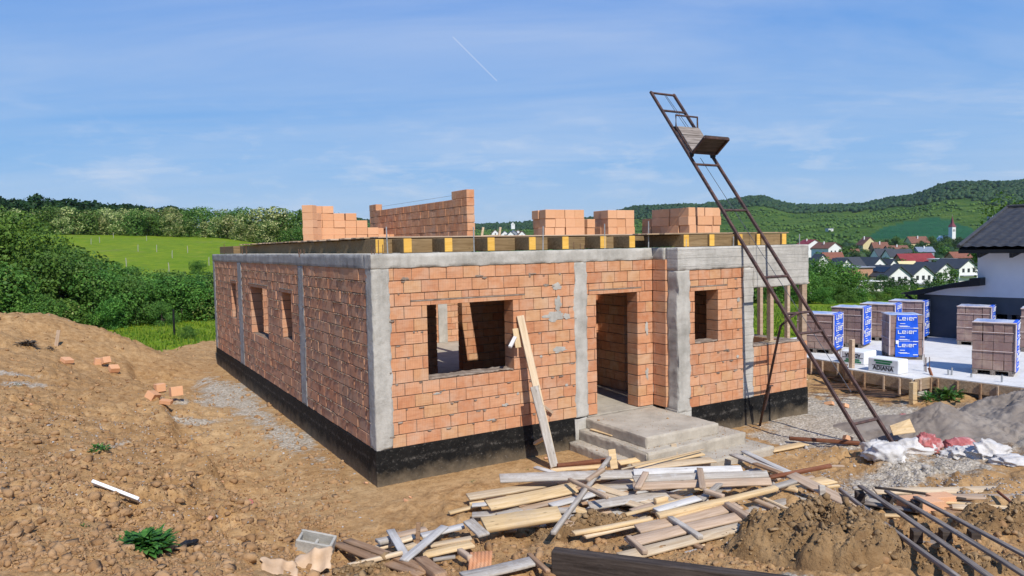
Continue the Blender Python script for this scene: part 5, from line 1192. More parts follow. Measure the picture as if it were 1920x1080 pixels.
# leaning boards against the front wall
def lean_plank(p,q,w,t,mat,label,group=None,facing=(0,-1,0)):
    p=np.array(p);q=np.array(q); d=q-p; L=np.linalg.norm(d); d/=L; n=np.array(facing,float); n-= (n@d)*d; n/=np.linalg.norm(n); y=np.cross(n,d)
    mb=MB(); mb.box(-L/2,L/2,-w/2,w/2,-t/2,t/2,.5); o=mb.build('plank',MAT[mat],None,.004)
    M=Matrix.Identity(4); c=(p+q)/2
    for i in range(3): M[i][0],M[i][1],M[i][2],M[i][3]=d[i],y[i],n[i],c[i]
    o.matrix_world=M; return tag(o,label,'plank',group)
lp0=at('z',-.53,1040,876); lp1=at('y',-.03,975,592)
lean_plank(lp0,lp1,.135,.03,'w_pale','tall pale board leaning against the front wall beside the window')
mA=lp0+(lp1-lp0)*.0; 
lean_plank(lp0+np.array([-.03,-.035,.02]),lp0+(lp1-lp0)*.53+np.array([-.06,-.033,0]),.15,.03,'w_grey','shorter grey board fixed in front of the tall leaning board')
c_=lp0+(lp1-lp0)*.86
lean_plank(at('y',-.16,972,652),at('y',-.06,966,616),.10,.03,'w_yellow','short yellow offcut nailed to the leaning board',None,(-.4,-1,.1))
lean_plank(at('y',-.30,956,651),at('y',-.16,966,632),.06,.04,'w_white','pale square peg sticking out of the leaning board',None,(-.4,-.6,.5))
lean_plank(at('y',-.12,1013,757),at('y',-.05,1036,774),.05,.03,'w_tan','small brown strut behind the leaning board at the wall')
lean_plank(at('y',-.10,1003,832),at('y',-.40,1024,820),.07,.05,'w_pale','pale peg between the plinth and the leaning board')
# dark pallet at the lower right
pa=empty('wooden_pallet',at('z',-.25,1750,1000),'dark weathered pallet of four long slats lying over timber at the lower right','pallet')
PO=pa.location
def pbeam(name,u1,v1,u2,v2,z1,z2,w,t,mat='w_pallet'): plank(u1,v1,u2,v2,z1,z2,w,t,mat,None,0,None,name,None,pa)
zA,zB=-.13,.13
pbeam('slat',1575,918,1798,1084,zA-.04,zB-.05,.045,.045); pbeam('slat',1612,911,1862,1086,zA,zB,.065,.03); pbeam('slat',1662,921,1930,1084,zA,zB,.062,.03); pbeam('slat',1716,932,1930,1046,zA,zB-.05,.058,.03)
for (u,v) in ((1612,930),(1664,938),(1718,948),(1718,1003),(1772,1003),(1826,1005),(1840,1075),(1900,1070)):
    c=at('z',-.22,u,v); mb=MB(); mb.box(-.05,.05,-.065,.065,-.07,.06); o=mb.build('block',MAT['w_dark'],pa,.004); o.location=Vector(c)-PO; o.rotation_euler=(0,0,R(-42))
for (u1,v1,u2,v2) in ((1592,938,1740,962),(1700,1014,1850,1022),(1760,1070,1925,1076)): pbeam('cross_board',u1,v1,u2,v2,-.31,-.31,.11,.022)
# ------------------------------------------------------------------ sacks and litter
def sack(c,rx,ry,rz_,h,mat,label,seed,fold=.3,cat='sack',group=None,name='sack',flat=.35):
    bm=bmesh.new(); bmesh.ops.create_icosphere(bm,subdivisions=5,radius=1); V=np.array([v.co[:] for v in bm.verts])
    n=1-np.abs(vnoise(V[:,0]*2.2+seed,V[:,1]*2.2,V[:,2]*2.2)); n2=1-np.abs(vnoise(V[:,0]*5+seed,V[:,1]*5-seed,V[:,2]*5)); n3=vnoise(V[:,0]*1.2+seed,V[:,1]*1.2,V[:,2]*1.2+seed)
    k=1+fold*.55*(n**5-.35)+fold*.16*(n2**4-.4)+.30*n3; W=V*k[:,None]
    W=W*np.array([rx,ry,h]); W[:,2]=np.maximum(W[:,2],-h*flat)+h*flat
    for v,q in zip(bm.verts,W): v.co=q
    me=bpy.data.meshes.new(name); bm.to_mesh(me); bm.free(); me.materials.append(MAT[mat]); me.polygons.foreach_set('use_smooth',np.ones(len(me.polygons),dtype=bool))
    o=link_mesh(name,me); o.location=(c[0],c[1],gz(c[0],c[1],True)-.01 if len(c)<3 else c[2]); o.rotation_euler=(0,0,rz_); return tag(o,label,cat,group)
sack(at('z',-.5,1658,868)[:2],.36,.26,R(-25),.24,'sack','large crumpled white woven sack tied round the foot of the hoist',1,.5)
sack(at('z',-.48,1703,846)[:2],.36,.20,R(-40),.16,'sack','white woven sack lying behind the one at the hoist foot',2,.5)
sack(at('z',-.48,1800,856)[:2],.30,.20,R(-30),.13,'sack','flat dusty white sack in front of the red cement bags',3,.6)
sack(at('z',-.46,1852,860)[:2],.34,.22,R(-20),.19,'sack','white sack with a raised fold right of the red cement bags',4,.6)
sack(at('z',-.45,1905,872)[:2],.34,.16,R(-45),.11,'sack','long flat white sack reaching the right border',5,.5)
sack(at('z',-.47,1738,842)[:2],.26,.20,R(10),.21,'sack_red','crumpled torn red and white cement bag left of the lying one',6,.6,'cement bag')
sack(at('z',-.46,1800,836)[:2],.32,.17,R(-28),.15,'sack_red','full red cement bag lying on its side on the sand',7,.25,'cement bag')
sack(at('z',-.25,1697,768)[:2],.13,.10,R(20),.12,'sack_red','small pink bag at the left foot of the sand heap',8,.6,'cement bag')
c=at('z',-.42,1686,822); mb=MB(); mb.hexa([(-.2,-.1,0),(.22,-.12,.04),(.25,.12,.16),(-.12,.12,.04),(-.2,-.1,.02),(.22,-.12,.06),(.25,.12,.18),(-.12,.12,.06)]); o=mb.build('board_offcut',MAT['w_yellow'],None,.004); o.location=(c[0],c[1],c[2]+.12); o.rotation_euler=(R(20),0,R(-20)); tag(o,'yellow board offcut lying on the white sacks at the hoist foot','board')
# rusty reinforcing bars by the foundation
for i in range(22):
    u1=random.uniform(1512,1560); v1=random.uniform(705,748); u2=random.uniform(1660,1745); v2=v1+random.uniform(2,18)
    p=at('z',-.55+random.uniform(0,.14),u1,v1); q=at('z',-.55+random.uniform(0,.14),u2,min(v2,760)); m_=(p+q)/2+np.array([0,0,random.uniform(-.03,.06)])
    mb=MB(); mb.tube([p-m_,np.array([0,0,.01]),q-m_],.007,5,.5); o=mb.build('reinforcing_bar',MAT['rebar']); o.location=m_; tag(o,'thin rusty reinforcing bar lying in front of the foundation','steel bar','rusty bars before the foundation')
# planks standing at the foundation
p=at('z',-.55,1762,747); q=at('z',.05,1742,690); lean_plank(p,q,.05,.05,'w_rust','red-brown batten leaning on the edge of the foundation slab',None,(-1,0,0))
# single bricks lying about
def loose(u,v,label,rot,kind='b',sc=(1,1,1),group=None,z=None):
    p=on_ground(u,v); o=bpy.data.objects.new('hollow_brick',BR[kind]); COL.objects.link(o); o.location=(p[0],p[1],p[2]+.0 if z is None else p[2]+z); o.rotation_euler=rot; o.scale=sc; return tag(o,label,'brick',group)
loose(294,736,'upright loose brick on the pale gravel in the middle of the left yard',(0,0,.3),'b',(.8,.8,1.05))
loose(283,752,'tilted loose brick leaning left of the upright one on the gravel',(.5,.2,.9),'b',(.9,.8,.8))
loose(318,752,'loose brick lying on its side right of the upright one',(1.4,0,.2),'b',(.9,.9,.9),None,.1)
loose(298,757,'flat broken brick in front of the upright one on the gravel',(.1,.15,-.5),'b',(.8,.6,.4))
loose(121,682,'flat brick lying highest on the left bank',(.3,.1,.5),'b',(.8,1,.5))
loose(177,684,'small brick on the crest of the left bank, farthest left of three',(.1,.2,.2),'b',(.6,.6,.9))
loose(191,690,'perforated brick showing its holes in the middle of three on the bank',(1.2,.0,.5),'b',(.7,.7,.7),None,.1)
loose(206,699,'tilted brick nearest the camera of the three on the bank',(.5,.1,.3),'b',(.8,.8,.7))
p=on_ground(105,646); lean_plank(p+np.array([0,0,-.05]),p+np.array([.08,0,.40]),.09,.06,'w_tan','short pale stake stuck in the left mound')
for (u,v,l) in ((1565,760,'broken brick pieces on the gravel behind the hoist'),(1592,765,'red brick fragment on the gravel nearer the hoist rail'),(1598,828,'red brick fragment beside the long dark timber')):
    loose(u,v,l,(.4,.3,random.random()*3),'b',(.6,.5,.4))
for (u,v,l) in ((1700,962,'orange brick stacked on others under the dark pallet, left end'),(1730,966,'orange brick under the dark pallet, middle of the row'),(1755,956,'orange brick under the dark pallet, right end')):
    loose(u,v,l,(0,0,-.4),'b',(1,.8,.7),None,.02)
for (u,v) in ((690,908),(757,941),(770,935),(282,1005),(262,1012),(1030,860),(395,978),(640,845),(1180,985),(60,760),(420,905)):
    loose(u,v,'small red brick shard lying on the trodden soil',(random.random(),random.random(),random.random()*3),'b',(.28,.18,.12),'brick shards on the soil',.01)
# roof-tile fragment with ribs
c=at('z',-.26,900,1054); V=[];F=[]
for j in range(2):
    for i in range(25): V.append((-.13+.26*i/24,(-.10 if j==0 else .12),.010*abs(math.sin(i*math.pi/4))))
for i in range(24): F.append((i,i+1,26+i,25+i))
me=np_mesh('tile_fragment',V,F,None,[MAT['brick_new']]); o=link_mesh('tile_fragment',me); md=o.modifiers.new('solid','SOLIDIFY'); md.thickness=.018; o.location=c; o.rotation_euler=(R(38),R(-8),R(-42)); tag(o,'ribbed orange tile fragment lying between planks and soil at the bottom','tile fragment')
# broken hollow concrete block
c=at('z',-.46,590,1040); hb_=MB(); w_,l_,h_=.24,.42,.20
hb_.box(-l_/2,l_/2,-w_/2,-w_/2+.03,0,h_); hb_.box(-l_/2,l_/2,w_/2-.03,w_/2,0,h_); hb_.box(-l_/2,-l_/2+.03,-w_/2+.031,w_/2-.031,0,h_-.02); hb_.box(l_/2-.035,l_/2,-w_/2+.031,w_/2-.031,0,h_); hb_.box(-.02,.015,-w_/2+.031,w_/2-.031,0,h_-.07); hb_.box(-l_/2+.031,l_/2-.036,-w_/2+.031,w_/2-.031,.0,.02)
o=hb_.build('concrete_block',MAT['concrete'],None,.008); o.location=(c[0],c[1],gz(c[0],c[1])+.03); o.rotation_euler=(R(10),R(12),R(-32)); tag(o,'broken hollow grey concrete block half sunk in the soil at the bottom','concrete block')
# torn cardboard
def sheet(c,w_,l_,rot,label,mat,seed,amp=.06,cat='cardboard',name='cardboard_sheet'):
    n=18; V=[];F=[]
    for j in range(n+1):
        for i in range(n+1):
            x=(i/n-.5)*w_*(1+.12*mnoise.noise(Vector((j*.3,seed,0)))); y=(j/n-.5)*l_*(1+.15*mnoise.noise(Vector((i*.3,seed,5)))); z=amp*(1.6*mnoise.noise(Vector((x*3.5,y*3.5,seed)))+.9*(1-abs(mnoise.noise(Vector((x*6,y*3,seed+4)))*2)))
            V.append((x,y,z))
    for j in range(n):
        for i in range(n): a=j*(n+1)+i; F.append((a,a+1,a+n+2,a+n+1))
    o=link_mesh(name,np_mesh(name,V,F,None,[MAT[mat]],False)); md=o.modifiers.new('solid','SOLIDIFY'); md.thickness=.006; o.location=c; o.rotation_euler=rot; return tag(o,label,cat)
c=at('z',-.22,588,1056); sheet(c,.40,.28,(R(28),R(-6),R(-25)),'bent tan cardboard flap leaning on the concrete block','card',3,.05)
c=at('z',-.18,522,1070); sheet(c,.38,.26,(R(32),R(14),R(-5)),'crumpled tan cardboard piece left of the bent flap','card',8,.06)
# pale plastic strip, can wrapper, dark film
pA_=on_ground(174,921)+np.array([0,0,.085]); pB_=on_ground(261,953)+np.array([0,0,.075]); dx_=(pB_-pA_); Lg=np.linalg.norm(dx_); dx_/=Lg; yv=np.cross([0,0,1.],dx_); yv/=np.linalg.norm(yv); zv=np.cross(dx_,yv)
ga=MB()
for (y0,y1,z0,z1) in ((-.07,.07,.0,.008),(-.07,-.062,.008,.035),(.062,.07,.008,.035),(-.012,.012,.009,.022),(-.035,-.027,.008,.018)): ga.box(-Lg/2,Lg/2,y0,y1,z0,z1)
o=ga.build('plastic_profile',MAT['foam'],None,.003); Mx=Matrix.Identity(4); cc=(pA_+pB_)/2; ph=R(-38); y2=math.cos(ph)*yv+math.sin(ph)*zv; z2=np.cross(dx_,y2)
for i_ in range(3): Mx[i_][0],Mx[i_][1],Mx[i_][2],Mx[i_][3]=dx_[i_],y2[i_],z2[i_],cc[i_]
o.matrix_world=Mx; tag(o,'broken white plastic profile lying on the soil at the lower left','plastic profile')
c=on_ground(470,946); sack(c,.055,.035,.3,.05,'sack_red','small red and white litter wrapper on the soil',12,.5,'wrapper',None,'wrapper')
c=on_ground(352,1022); sack(c,.10,.05,.5,.03,'black','scrap of dark foil beside the large weed',13,.5,'foil scrap',None,'foil_scrap')
# pebbles and clods
def scatter(name,n,fn,size,mat,flat=.65):
    ico=bmesh.new(); bmesh.ops.create_icosphere(ico,subdivisions=1,radius=1); v0=np.array([v.co[:] for v in ico.verts]); f0=np.array([[v.index for v in f.verts] for f in ico.faces]); ico.free()
    P=fn(n); n=len(P); Z=ground_z(P[:,0],P[:,1],True); s=size[0]*np.exp(RNG.exponential(.5,n)*size[1]); s=np.minimum(s,size[0]*6)
    a=RNG.uniform(0,6.28,n); sc=RNG.uniform(.6,1.3,(n,3))*np.array([1,1,flat])
    vv=v0[None]*np.clip(1+.36*RNG.normal(size=(n,len(v0),1)),.45,1.8)*sc[:,None,:]*s[:,None,None]
    x=vv[...,0]*np.cos(a)[:,None]-vv[...,1]*np.sin(a)[:,None]; y=vv[...,0]*np.sin(a)[:,None]+vv[...,1]*np.cos(a)[:,None]
    W=np.stack([x+P[:,0:1],y+P[:,1:2],vv[...,2]+(Z+s*.15)[:,None]],-1).reshape(-1,3)
    F=(f0[None]+(np.arange(n)*len(v0))[:,None,None]).reshape(-1,3); rn=np.repeat(RNG.uniform(0,1,n),len(f0))
    o=link_mesh(name,np_mesh(name,W,F,rn,[MAT[mat]],False)); return tag(o,kind='stuff')
def in_view(n,u0,u1,v0,v1,keep=None,zz=-.3):
    out=[]
    while len(out)<n:
        u=random.uniform(u0,u1); v=v0+(v1-v0)*random.random()**.8; p=at('z',zz,u,v)
        if 0<p[0]<9.4 and p[1]>-.05 and p[1]<14.7: continue
        if keep and not keep(p): continue
        out.append(p[:2])
    return np.array(out)
tag(scatter('dirt_clods',16000,lambda n:np.vstack([in_view(n*3//5,-60,650,640,1090),in_view(n//5,560,1960,960,1090),in_view(n//5,-40,470,930,1110,None,.35)]),(.010,.95),'clod',.8),'crumbled brown clods strewn over the soil bank','clods')
tag(scatter('pebbles',900,lambda n:in_view(n,-60,700,650,1090),(.009,.5),'stone'),'grey and white pebbles strewn over the soil','pebbles')
tag(scatter('gravel_stones',2600,lambda n:np.vstack([in_view(n//2,1380,1800,770,930),in_view(n//4,1560,1920,880,930),in_view(n//8,280,560,700,830),n and in_view(n-n//2-n//4-n//8,90,310,790,930)]),(.010,.5),'stone'),'pale crushed gravel around the steps and the hoist','gravel')
# crumbs lying on the soil heaps
HV=np.vstack(HEAPV); HV=HV[RNG.integers(0,len(HV),4200)]; HV=HV+RNG.normal(0,.012,HV.shape)*np.array([1,1,.2]); _old=ground_z
ground_z=lambda x,y,m=True: HV[:,2]
tag(scatter('heap_clods',len(HV),lambda n:HV[:,:2],(.009,.8),'mudclod',.75),'dark crumbly clods covering the soil heaps','clods')
ground_z=_old
# rubble on the steps
def on_steps(n):
    out=[]
    while len(out)<n:
        x=random.uniform(3.6,6.2); y=random.uniform(-2.25,-.05); z=-.03 if (3.98<x<5.58 and y>-1.64) else (-.215 if (3.82<x<6.03 and y>-1.84) else -.40)
        if z==-.03 and random.random()<.75: continue
        out.append((x,y,z))
    return np.array(out)
PS=on_steps(420); _old=ground_z
ground_z=lambda x,y,m=True: PS[:,2]
tag(scatter('step_rubble',420,lambda n:PS[:,:2],(.006,.5),'clod'),'mortar crumbs and grit lying on the entrance steps','rubble')
ground_z=_old
# weeds
def weed(u,v,n,h,label,seed,spread=1.0,group=None):
    p=on_ground(u,v); rg=random.Random(seed); V=[];F=[];rn=[]
    for i in range(n):
        a=rg.uniform(0,6.28); el=rg.uniform(.5,1.35); L=h*rg.uniform(.18,.5); q0=rg.uniform(0,.62)*h*spread; bx,by=math.cos(a+rg.uniform(-.9,.9))*q0,math.sin(a+rg.uniform(-.9,.9))*q0; wd=L*rg.uniform(.22,.42); zb_=rg.uniform(0,.42)*h*(1-q0/(h*spread)*.9)
        x,y,z=bx,by,zb_; e=el-.25
        for k in range(5):
            wk=wd*math.sin(math.pi*min(.97,(k+.35)/4.4)); sx_,sy_=-math.sin(a)*wk/2,math.cos(a)*wk/2; b=len(V); V.append((x+sx_,y+sy_,z)); V.append((x-sx_,y-sy_,z))
            if k: F.append((b-2,b-1,b+1,b)); rn.append(rg.random())
            x+=math.cos(a)*math.cos(e)*L/4*spread; y+=math.sin(a)*math.cos(e)*L/4*spread; z+=math.sin(e)*L/4; e-=rg.uniform(.1,.42)
    o=link_mesh('weed',np_mesh('weed',V,F,rn,[MAT['leaf_weed']])); o.location=p; return tag(o,label,'weed',group)
weed(270,1030,560,.32,'large leafy green weed at the lower left',1,1.05); weed(186,846,70,.22,'dark green weed on the left bank',2,.9); weed(158,990,10,.09,'tiny green sprout near the large weed',3)
weed(35,725,12,.2,'small weed beside the grey gravel strip on the left bank',4); weed(888,905,14,.08,'tiny weed in front of the black plinth',5); weed(1775,748,160,.5,'tall green weeds under the edge of the foundation',6); weed(1740,752,90,.32,'low green weeds left of the tall ones at the foundation',7); _lw=MAT['leaf_weed']; MAT['leaf_weed']=MAT['bark']; weed(52,648,170,.30,'dry brown tangle of dead plants on the left mound',11,1.3); weed(95,655,60,.2,'smaller dry brown tuft right of the big dead tangle',12,1.2); MAT['leaf_weed']=_lw
weed(990,882,6,.06,'tiny weed by the long grey board',8)
# ------------------------------------------------------------------ trees
def cards(lobes,n,size,seed,up=.25,hol=.45,jit=1.0):
    rg=np.random.default_rng(seed); lobes=np.array(lobes,float); w=lobes[:,3]*lobes[:,4]*lobes[:,5]; w=w**(2/3); w/=w.sum(); k=rg.choice(len(lobes),n,p=w); L=lobes[k]
    d=rg.normal(size=(n,3)); d/=np.linalg.norm(d,axis=1)[:,None]; r=rg.uniform(hol,1.0,n)**.5; r*=1+.22*vnoise(d[:,0]*2.3+k*3.1,d[:,1]*2.3,d[:,2]*2.3)
    c=L[:,:3]+d*L[:,3:6]*r[:,None]
    nrm=d*.75+rg.normal(size=(n,3))*.55*jit+np.array([0,0,up]); nrm/=np.linalg.norm(nrm,axis=1)[:,None]
    a=np.cross(nrm,rg.normal(size=(n,3))); a/=np.linalg.norm(a,axis=1)[:,None]; b=np.cross(nrm,a)
    s=size*rg.uniform(.6,1.4,n)[:,None]; a=a*s; b=b*s*rg.uniform(.5,.95,n)[:,None]
    V=np.stack([c-a*.9,c-b*.8+nrm*s*.12,c+a,c+b*.8-nrm*s*.1],1).reshape(-1,3); F=np.arange(4*n).reshape(n,4)
    # tone per clump, not per leaf only
    rn=np.clip(.5+.42*vnoise(c[:,0]/ (size*5),c[:,1]/(size*5),c[:,2]/(size*5))+rg.normal(0,.17,n),0,1)
    return V,F,rn
def trunk_mesh(h,r,lobes,seed,name='trunk'):
    rg=random.Random(seed); mb=MB(); top=(rg.uniform(-.15,.15)*h*.3,rg.uniform(-.15,.15)*h*.3,h)
    mb.tube([(0,0,-.6),(top[0]*.2,top[1]*.3,h*.35),(top[0]*.6,top[1]*.7,h*.7),top],[r*1.25,r,r*.7,r*.3],7)
    for l in lobes[:6]:
        z0=h*rg.uniform(.35,.75); s=(top[0]*.5,top[1]*.5,z0); e=(l[0],l[1],l[2]); m_=((s[0]+e[0])/2,(s[1]+e[1])/2,(s[2]+e[2])/2-.05*h)
        mb.tube([s,m_,e],[r*.5,r*.36,r*.15],5)
    me=mb.mesh(name,MAT['bark'],True); return me
def proto(h,rad,nl,ncards,size,leaf,seed,low=.25,names=('trunk','crown'),hol=.45,trunk_r=.13,squash=1.0):
    rg=random.Random(seed); lobes=[]
    for i in range(nl):
        a=rg.uniform(0,6.28); f=(i+.5)/nl; z=h*(low+(1-low)*.92*f**.9); prof_=math.sin(math.pi*min(1,.18+.78*(z/h-low*.4)))**.7
        q=rad*prof_*rg.uniform(.15,.75); s=rad*rg.uniform(.30,.55); lobes.append((math.cos(a)*q,math.sin(a)*q,min(z,h-s*.5),s,s,s*rg.uniform(.65,.95)*squash))
    V,F,rn=cards(lobes,ncards,size,seed,hol=hol)
    V[:,2]=np.maximum(V[:,2],.02*h)
    V[:,2]*=h/np.percentile(V[:,2],99.3); V[:,:2]*=rad/np.percentile(np.hypot(V[:,0],V[:,1]),97)
    return (trunk_mesh(h*.7,trunk_r*h/6,lobes,seed,names[0]),np_mesh(names[1],V,F,rn,[MAT[leaf]]),names)
def plant(p,pr_,label,cat,name,group=None,s=1.0,rz=None,sz=1.0):
    o=empty(name,p,label,cat,group,random.uniform(0,6.28) if rz is None else rz); o.scale=(s,s,s*sz)
    for me,n in zip(pr_[:2],pr_[2]): link_mesh(n,me,o)
    return o
def base_at(u,Rr,off=-.1):
    a=AZ0+math.atan((u-960)/FPX); x=CAM[0]+Rr*math.sin(a); y=CAM[1]+Rr*math.cos(a); return (x,y,gz(x,y)+off)
def row_h(u,v,Rr):        # height of a thing whose top shows at photo row v
    b=base_at(u,Rr); d=math.hypot(b[0]-CAM[0],b[1]-CAM[1]); hz=461-.01895*(u-960); return CAM[2]+(hz-v)/FPX*d*math.cos(math.atan((u-960)/FPX)) - b[2]
AC=[proto(7,3.7,17,2600,.21,'leaf_acacia',100+i,.12,hol=.55) for i in range(3)]+[proto(7,3.7,17,2600,.21,'leaf_acacia2',110+i,.12,hol=.55) for i in range(3)]
BU=[proto(3,2.0,16,6500,.068,'leaf_bush',200+i,.06,('stem','foliage'),trunk_r=.08,squash=.9,hol=.6) for i in range(4)]
BT=[proto(8,3.5,30,15000,.105,'leaf_tree',230+i,.08,hol=.5) for i in range(2)]
DK=[proto(9,4.6,14,1500,.42,'leaf_dark',250+i,.15) for i in range(3)]
VT=[proto(8,4.2,13,1100,.36,'leaf_village',270+i,.10) for i in range(3)]+[proto(8,3.6,13,1100,.36,'leaf_light',280+i,.10) for i in range(2)]
LS=[proto(4,2.2,16,5000,.085,'leaf_light',300+i,.05,('stem','foliage'),trunk_r=.08,hol=.55) for i in range(2)]
BM=[proto(3,2.0,11,4200,.095,'leaf_mixed',330+i,.06,('stem','foliage'),trunk_r=.08,squash=1.15,hol=.5) for i in range(2)]
# blossoming treeline above the meadow
tops=[(30,392),(62,400),(95,398),(112,392),(140,399),(175,396),(205,391),(232,393),(262,391),(290,390),(318,391),(345,390),(372,392),(400,392),(425,393),(452,393),(478,393),(503,393),(528,392),(552,394),(580,393),(608,400),(640,405),(668,409)]
for i,(u,v) in enumerate(tops):
    Rr=162 if u<330 else 162-(u-330)*.13; Rr+=random.uniform(-4,4); h=row_h(u,v,Rr)
    pale=(u<300) or random.random()<.35; s=h/7.0*random.uniform(.95,1.05)
    plant(base_at(u,Rr),AC[random.randrange(3) if pale else 3+random.randrange(3)],'acacia with clusters of cream blossom in the treeline above the meadow' if pale else 'green acacia with few blossoms in the treeline above the meadow','tree','acacia_tree','blossoming acacias above the meadow' if pale else 'green acacias above the meadow',s,None,1.0)
for u in range(70,650,26):
    Rr=153 if u<330 else 152-(u-330)*.13; Rr+=random.uniform(-2,4); h=random.uniform(3.0,5.2)
    plant(base_at(u+random.uniform(-8,8),Rr),AC[random.randrange(6)],'low leafy acacia at the meadow-side foot of the treeline','tree','acacia_tree','low acacias at the foot of the treeline',h/7,None,1.0)
# dark wood behind it
vs_=[];fs_=[];rs_=[];n0=0
for i in range(95):
    u=random.uniform(-90,345); Rr=random.uniform(285,335); b=base_at(u,Rr); V0,F0,r0_=cards([(0,0,5,4,4,4.2),(2,1,7,3,3,2.5),(-2,-1,6,3,3,3),(0,2,8,2.4,2.4,2)],420,.75,500+i); k=random.uniform(.7,.95)
    vs_.append(V0*k+np.array(b)); fs_.append(F0+n0); rs_.append(r0_); n0+=len(V0)
tag(link_mesh('forest',np_mesh('forest',np.vstack(vs_),np.vstack(fs_),np.hstack(rs_),[MAT['leaf_dark']])),'dark wood on the rise behind the blossoming treeline','forest',None,'stuff')
# hedge of bushes at the foot of the meadow
BL=['mid-green bush in the thicket between the site and the meadow']
bl=[(-60,40,470),(-20,39,480),(30,40,486),(70,41,470),(112,40.5,468),(148,42,482),(178,40,500),(205,43,498),(228,41,506),(252,40,512),(275,44,505),(292,41,512),(318,43,503),(338,40.5,514),(352,44,505),(375,41,512),(398,43,505),(420,40.5,510),(445,43,508),(480,42,510),(165,45,480),(120,46,462),(95,47,455),(225,46,495),(310,46,500),(385,46,502),(60,37.5,545),(100,38,548),(200,38.6,552),(300,38.8,556)]
for i,(u,Rr,v) in enumerate(bl):
    Rr*=1.05; h=row_h(u,v+9,Rr); plant(base_at(u,Rr),(BU[i%4],BU[i%4],BM[i%2],BU[i%4],LS[i%2])[i%5],BL[0],'bush','bush','bushes in the thicket below the meadow',h/(3 if i%5!=4 else 4),None,1.0)
b=base_at(28,45); plant(b,BT[0],'tall bright green tree rising above the bushes at the left border','tree','broadleaf_tree',None,row_h(28,402,45)/8*1.0,1.0)
b=base_at(-40,46); plant(b,BT[1],'tree cut off by the left border beside the tall bright green one','tree','broadleaf_tree',None,.66,2.0)
b=base_at(88,44.5); plant(b,BT[1],'smaller rounded tree leaning out to the right of the tall bright green tree','tree','broadleaf_tree',None,.54,3.0)
for i,(u,Rr,h) in enumerate(((200,62,1.9),(245,64,1.5),(320,60,1.4),(370,70,1.3),(215,74,1.0))): plant(base_at(u,Rr),BU[i%4],'lone low bush on the lower meadow behind the thicket','bush','bush','low bushes on the meadow',h/3)
plant(base_at(346,33.5),BU[1],'small dark bush beside the black fence post','bush','bush',None,.22)
# greenery behind the terrace and the foundation
gl=[(1395,52,478,0),(1425,56,470,1),(1455,50,486,0),(1485,55,478,0),(1518,50,500,0),(1532,58,470,1),(1550,53,505,0),(1566,60,478,0),(1588,52,520,0),(1602,62,498,1),(1620,53,528,0),(1646,58,532,1),(1668,60,526,0),(1690,62,530,0),(1704,66,520,1),(1545,49,525,0),(1360,54,482,0),(1575,50,540,0),(1605,51,545,0),(1640,54,548,1)]
for i,(u,Rr,v,t) in enumerate(gl):
    pr_=(BU[i%4] if t==0 else LS[i%2]); hh=3 if t==0 else 4; Rr*=1.07; h=row_h(u,v+14,Rr)
    plant(base_at(u,Rr),pr_,('dark green shrub' if t==0 else 'light green shrub')+' in the belt of greenery beyond the foundation','bush','bush',('dark' if t==0 else 'light')+' shrubs beyond the foundation',h/hh)
# trees of the village
vt=[]
rv=random.Random(44)
spots=[(1540,420),(1556,440),(1600,470),(1622,500),(1648,470),(1670,480),(1690,500),(1730,470),(1752,520),(1770,600),(1778,640),(1792,650),(1800,590),(1768,470),(1700,350),(1726,360),(1790,380),(1615,300),(1650,280),(1530,300),(1545,250),(1560,330),(1575,300),(1590,430),(1605,340),(1640,330),(1650,420),(1664,360),(1628,470),(1600,520),(1580,560),(1560,600),(1540,560),(1525,620),(1690,340),(1700,450),(1712,400),(1745,360),(1758,340),(1735,560),(1720,600),(1700,580),(1765,560),(1750,640),(1775,610),(1800,600),(1815,560),(1830,520),(1845,480),(1795,470),(1810,430),(1822,400),(1780,420),(1645,600),(1630,640),(1610,640),(1660,640),(1680,640),(1570,640),(1535,680),(1590,680),(1838,430),(1850,560),(1655,228),(1668,222),(1745,235),(1760,240),(1785,260),(1632,250),(1712,238),(1830,300),(1840,340),(1772,330),(1640,215),(1690,225),(1800,640),(1770,660),(1788,560),(1710,640),(1728,620),(1758,600)]
for (u,Rr) in spots:
    h=rv.uniform(6,10) if Rr>330 else rv.uniform(3.4,5.5); i=rv.randrange(5)
    plant(base_at(u,Rr),VT[i],('round dark green' if i<3 else 'lighter green')+' tree standing among the houses of the village','tree','village_tree',('dark' if i<3 else 'light')+' green village trees',h/8,None,rv.uniform(.85,1.15))
for (u,Rr) in ((925,560),(940,600),(975,560),(990,600),(1008,620),(1106,560),(1116,600),(905,620),(1099,600),(1330,620),(1300,600)):
    plant(base_at(u,Rr),VT[rv.randrange(3)],'dark tree far off in the valley seen over the roof deck','tree','village_tree','far valley trees seen over the roof deck',rv.uniform(.7,1.0))
plant(base_at(1915,70),BT[0],'tree crown showing above the ridge of the white rendered house','tree','broadleaf_tree',None,row_h(1915,378,70)/8)
